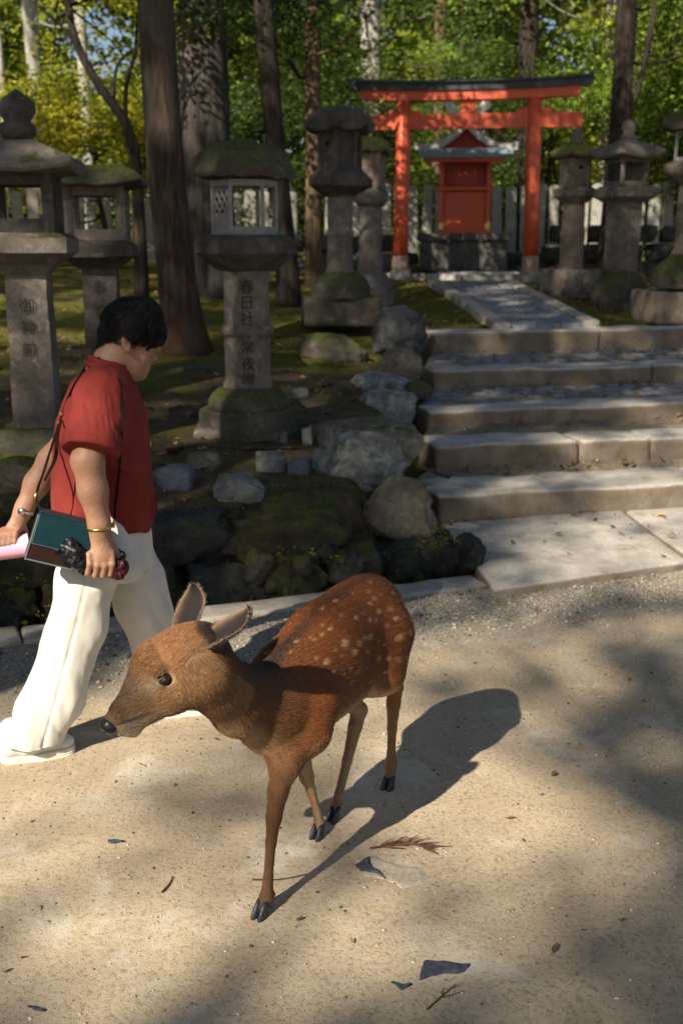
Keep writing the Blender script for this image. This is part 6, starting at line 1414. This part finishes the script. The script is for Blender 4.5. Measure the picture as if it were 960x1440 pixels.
u = rs.uniform(-4.5, 4.0, 42000); v = np.where(rs.rand(42000) < .55, rs.uniform(-4.6, 0, 42000), -np.abs(rs.normal(0, .45, 42000))); x, y = xy(u, v); m = (v < -.005); x, y, v = x[m], y[m], v[m]
keep = (np.abs(x) < .36*y+.5) & (y > 1.3); x, y, v = x[keep], y[keep], v[keep]; N_ = len(x); sz = np.exp(rs.normal(math.log(.0021), .45, N_)); sz = np.clip(sz*np.where(v > -.6, 1.5, 1.0), .001, .011)
z = rz(x, y)*np.clip(-v*4+.2, 0, 1); S = sz[:, None]*rs.uniform(.7, 1.35, (N_, 3))*np.array([1, 1, .7]); pal = np.array([(.46,.39,.29), (.50,.46,.38), (.27,.21,.145), (.10,.082,.065), (.38,.31,.215), (.17,.16,.15)]); pc = pal[rs.choice(6, N_, p=[.22, .07, .24, .2, .2, .07])]*np.exp(rs.normal(0, .15, (N_, 1)))
tag(obj('pebbles', scatter_mesh('pebbles', np.stack([x, y, z+S[:, 2]*.25], -1), S, rmat(rs, N_, .3), OV, OF, pc, True), MAT['litter']), 'loose small pebbles and grit on the earth road', 'pebbles', kind='stuff')
# fallen leaves on bank, steps and road
LV = [(0,0,0),(.32,.25,.10),(.7,.22,.06),(1,0,.16),(.7,-.22,.06),(.32,-.25,.10),(.5,0,-.02)]; LF = [(0,1,6),(1,2,6),(2,3,6),(3,4,6),(4,5,6),(5,0,6)]
def leaves(name, x, y, z, size, seed, label, pal):
    rs = np.random.RandomState(seed); n = len(x); S = (size*np.exp(rs.normal(0, .35, n)))[:, None]*np.array([1, 1, 1.2])*np.stack([np.ones(n), rs.uniform(.6, 1.2, n), rs.uniform(.3, 1.6, n)], -1); pc = np.array(pal)[rs.choice(len(pal), n)]*np.exp(rs.normal(0, .25, (n, 1)))
    return tag(obj(name, scatter_mesh(name, np.stack([x, y, z+.004], -1), S, rmat(rs, n, .35), LV, LF, pc), MAT['litter']), label, 'leaves', kind='stuff')
BR = [(.20,.115,.05), (.13,.075,.035), (.26,.16,.08), (.09,.055,.03), (.30,.20,.09)]
n = 16000; x = rs.uniform(-5, 6, n); y = 4.8+11*rs.rand(n)**1.6; u_, v_ = uv(x, y); cl_ = fbm(np.stack([x, y, 0*x], -1), 1.3, 2, 5); m = (v_ > .62) & (rs.rand(n) < .45+.9*cl_) & (np.abs(x) < .4*y+.6) & ~((x > .42+.08*(y-6.2)) & (y < 10.2)); x, y = x[m], y[m]
leaves('fallen_leaves', x, y, zt(x, y), .045, 5, 'brown fallen leaves scattered over the mossy bank', BR)
X_, Y_, Z_ = [], [], []
for i, (a, zb, z0) in enumerate(STEPS[:4]):
    b = STEPS[i+1]; n = 90; uu = rs.uniform(.05, 3.3, n); vv = rs.beta(4, 1.2, n); P = a+SV*depth[i]*.6+(b[0]-a-SV*depth[i]*.6)*vv[:, None]+SU*uu[:, None]; X_.append(P[:, 0]); Y_.append(P[:, 1]); Z_.append(np.where(vv > .3, (z0-.03)+(b[1]-z0+.03)*vv**.6, z0)+.008)
n = 70; uu = rs.uniform(.0, 2.2, n); vv = rs.rand(n)**2.2*1.0; P = STEPS[0][0]-SV*(.02+vv[:, None])+SU*(uu+vv*.15)[:, None]; X_.append(P[:, 0]); Y_.append(P[:, 1]); Z_.append(np.full(n, .049))
leaves('fallen_leaves', np.concatenate(X_), np.concatenate(Y_), np.concatenate(Z_), .034, 6, 'small brown leaves caught along the stone steps', BR)
n = 230; u_ = rs.uniform(-3.5, 3.5, n); v_ = rs.uniform(-4.2, -.02, n); x, y = xy(u_, v_); leaves('fallen_leaves', x, y, rz(x, y), .020, 7, 'few tiny dry leaf scraps strewn on the earth road', BR)
# conifer twigs, sticks
def stick(name, P, r, label, mat='bark_brown', branches=0, seed=0):
    rs = np.random.RandomState(seed); P = np.asarray(P); o = tag(empty(name, P[0]), label, 'twig'); V, F = tube(spline(P-P[0], 12), np.linspace(r, r*.5, 12), 6); obj('stem', mesh('stem', V, F, True), MAT[mat], o)
    if branches:
        mb = MB(); Q = spline(P-P[0], 40)
        for k in range(branches):
            i = rs.randint(6, 38); d = (Q[min(39, i+1)]-Q[i]); d /= np.linalg.norm(d); sd = np.array([-d[1], d[0], 0])*(1 if k % 2 else -1); L = rs.uniform(.02, .055); mb.tube([Q[i], Q[i]+(d*.8+sd*.6)*L*.5+np.array([0, 0, .003]), Q[i]+(d*1.0+sd*.55)*L+np.array([0, 0, rs.uniform(0, .008)])], [r*.8, r*.6, r*.3], 4)
        q = mb.build('needles', MAT[mat], o); q['kind'] = 'stuff'
    return o
plain('red_twig', (.085,.035,.022), .9, var=.4)
def gp(px, py, e=.004): P = atZ(px, py); return np.array([P[0], P[1], float(rz(P[0], P[1]))+e])
stick('conifer_twig', [gp(520, 1196), gp(548, 1193), gp(578, 1190), gp(612, 1198)], .0028, 'dry reddish conifer twig lying right of the deer hooves', 'red_twig', 46, 3)
stick('dry_stalk', [gp(355, 1240), gp(395, 1240), gp(432, 1233)], .0022, 'thin dry stalk on the road behind the leading hoof', 'bark_brown', 0, 4)
stick('forked_twig', [gp(600, 1420), gp(622, 1400), gp(640, 1385)], .002, 'tiny forked twig by the largest slate chip', 'red_twig', 3, 6)
stick('forked_twig', [gp(228, 1258), gp(238, 1247), gp(243, 1236)], .003, 'short brown twig alone on the sunlit road', 'red_twig', 0, 7)
def tp(px, py, e=.015): P = onT(px, py); return P+np.array([0, 0, e])
stick('fallen_branch', [tp(236, 632), tp(290, 629), tp(350, 634), tp(432, 632)], .013, 'long bare fallen branch lying in front of the lattice window lantern', 'bark_brown', 0, 8)
stick('fallen_branch', [atY(585, 655, 5.75), atY(605, 662, 5.7), atY(632, 672, 5.65)], .014, 'broken dark branch stub poking out above the lowest step', 'bark_dark', 0, 9)
# slate chips showing through the worn earth
t = NT('worn_patch'); w = t.co('Object'); t.col(t.ramp(t.noise(60, 4, .7, w), [(.35, (.31,.255,.18)), (.6, (.42,.36,.27))])); t.set(Roughness=.95); t.bump(t.noise(120, 3, .6, w), .5, .004); MAT['worn_patch'] = t.m
def patch(name, pts, th, mat, label, cat, seed, zoff=.004, jit=.016, seg=.010):
    P = [atZ(*p)[:2] for p in pts]; ar = sum(P[i][0]*P[(i+1) % len(P)][1]-P[(i+1) % len(P)][0]*P[i][1] for i in range(len(P)))
    if ar < 0: P = P[::-1]
    o = poly_stone(name, P, lambda x, y: rz(x, y)+zoff, th, MAT[mat], None, seed, jit, .003, seg, 22 if cat == 'slate' else 11); return tag(o, label, cat)
patch('bare_patch', [(497, 1213), (520, 1206), (560, 1212), (590, 1228), (600, 1243), (570, 1250), (530, 1240), (500, 1232)], .02, 'worn_patch', 'bare grey hardpan patch around the slate chip by the conifer twig', 'patch', 1, .001, .05)
patch('slate_chip', [(497, 1217), (511, 1213), (523, 1208), (527, 1222), (541, 1238), (525, 1231), (508, 1228)], .02, 'slate', 'blue black slate chip set in the bare grey patch', 'slate', 2, .006)
patch('slate_chip', [(590, 1356), (625, 1353), (662, 1357), (655, 1365), (628, 1368), (610, 1374), (592, 1380)], .02, 'slate', 'largest slate chip with a straight long edge in the road', 'slate', 3, .006)
patch('slate_chip', [(549, 1382), (562, 1385), (578, 1383), (566, 1391)], .02, 'slate', 'small slate sliver beside the largest slate chip', 'slate', 4, .006)
patch('slate_chip', [(150, 1186), (163, 1184), (177, 1186), (162, 1190)], .02, 'slate', 'narrow slate sliver alone on the sunlit road', 'slate', 5, .005)
patch('slate_chip', [(37, 1416), (52, 1418), (66, 1424), (50, 1421)], .02, 'slate', 'thin slate sliver on the pale corner of the road', 'slate', 6, .005)
patch('slate_chip', [(632, 958), (645, 956), (650, 962), (638, 965)], .02, 'worn_patch', 'pale flat stone flake on the gravel behind the deer', 'slate', 7, .005)
# weeds and ferns along the ditch and wall, moss tufts
def weeds(name, u0, u1, n, vr, zr, size, seed, label, col):
    rs = np.random.RandomState(seed); C = []; 
    for _ in range(n):
        x, y = xy(rs.uniform(u0, u1), rs.uniform(*vr)); zc = rs.uniform(*zr); C.append((x, y, zc))
    P, k = clumps(np.array(C), rs.uniform(.05, .11, n), 26, rs, .6)
    return tag(obj(name, leaf_mesh(name, P, size, leaf_cols(col, len(P), rs, k, .3, .4), rs, .3, .6, -.2), MAT['leaf']), label, 'weeds', kind='stuff')
weeds('ditch_weeds', -4.5, .0, 60, (.20, .30), (-.22, -.02), .030, 3, 'small green weeds growing in the ditch at the wall foot', (.07,.105,.015))
weeds('wall_moss', -4.5, .0, 90, (.27, .31), (-.2, .22), .016, 4, 'yellow green moss tufts clinging to the retaining wall', (.12,.125,.018))
weeds('bank_moss', -4.5, -.6, 40, (.46, .7), (.40, .46), .014, 5, 'low moss cushions along the wall top', (.09,.10,.016))
rs = np.random.RandomState(6); C = np.array([xy(u_, .20) for u_ in (-1.62, -1.60, -1.0, -2.4, -.3)]); G_ = []
for c in C:
    for _ in range(16): G_.append((c[0]+rs.normal(0, .02), c[1]+rs.normal(0, .015), .0))
G_ = np.array(G_); V = []
for g in G_: a = rs.uniform(0, 6.28); h = rs.uniform(.04, .10); d = np.array([math.cos(a), math.sin(a), 0]); s = np.array([-d[1], d[0], 0])*.0025; V += [g-s, g+s, g+d*h*.3+np.array([0, 0, h*.7])+s*.7, g+d*h*.3+np.array([0, 0, h*.7])-s*.7, g+d*h*.7+np.array([0, 0, h])]
F = []; 
for i in range(len(G_)): F += [(i*5, i*5+1, i*5+2, i*5+3), (i*5+3, i*5+2, i*5+4, i*5+4)[:3]]
tag(obj('grass_tufts', mesh('grass_tufts', V, F, False, np.tile([.07, .12, .02], (len(V), 1))), MAT['leaf']), 'thin grass tufts sprouting behind the kerb', 'grass', kind='stuff')
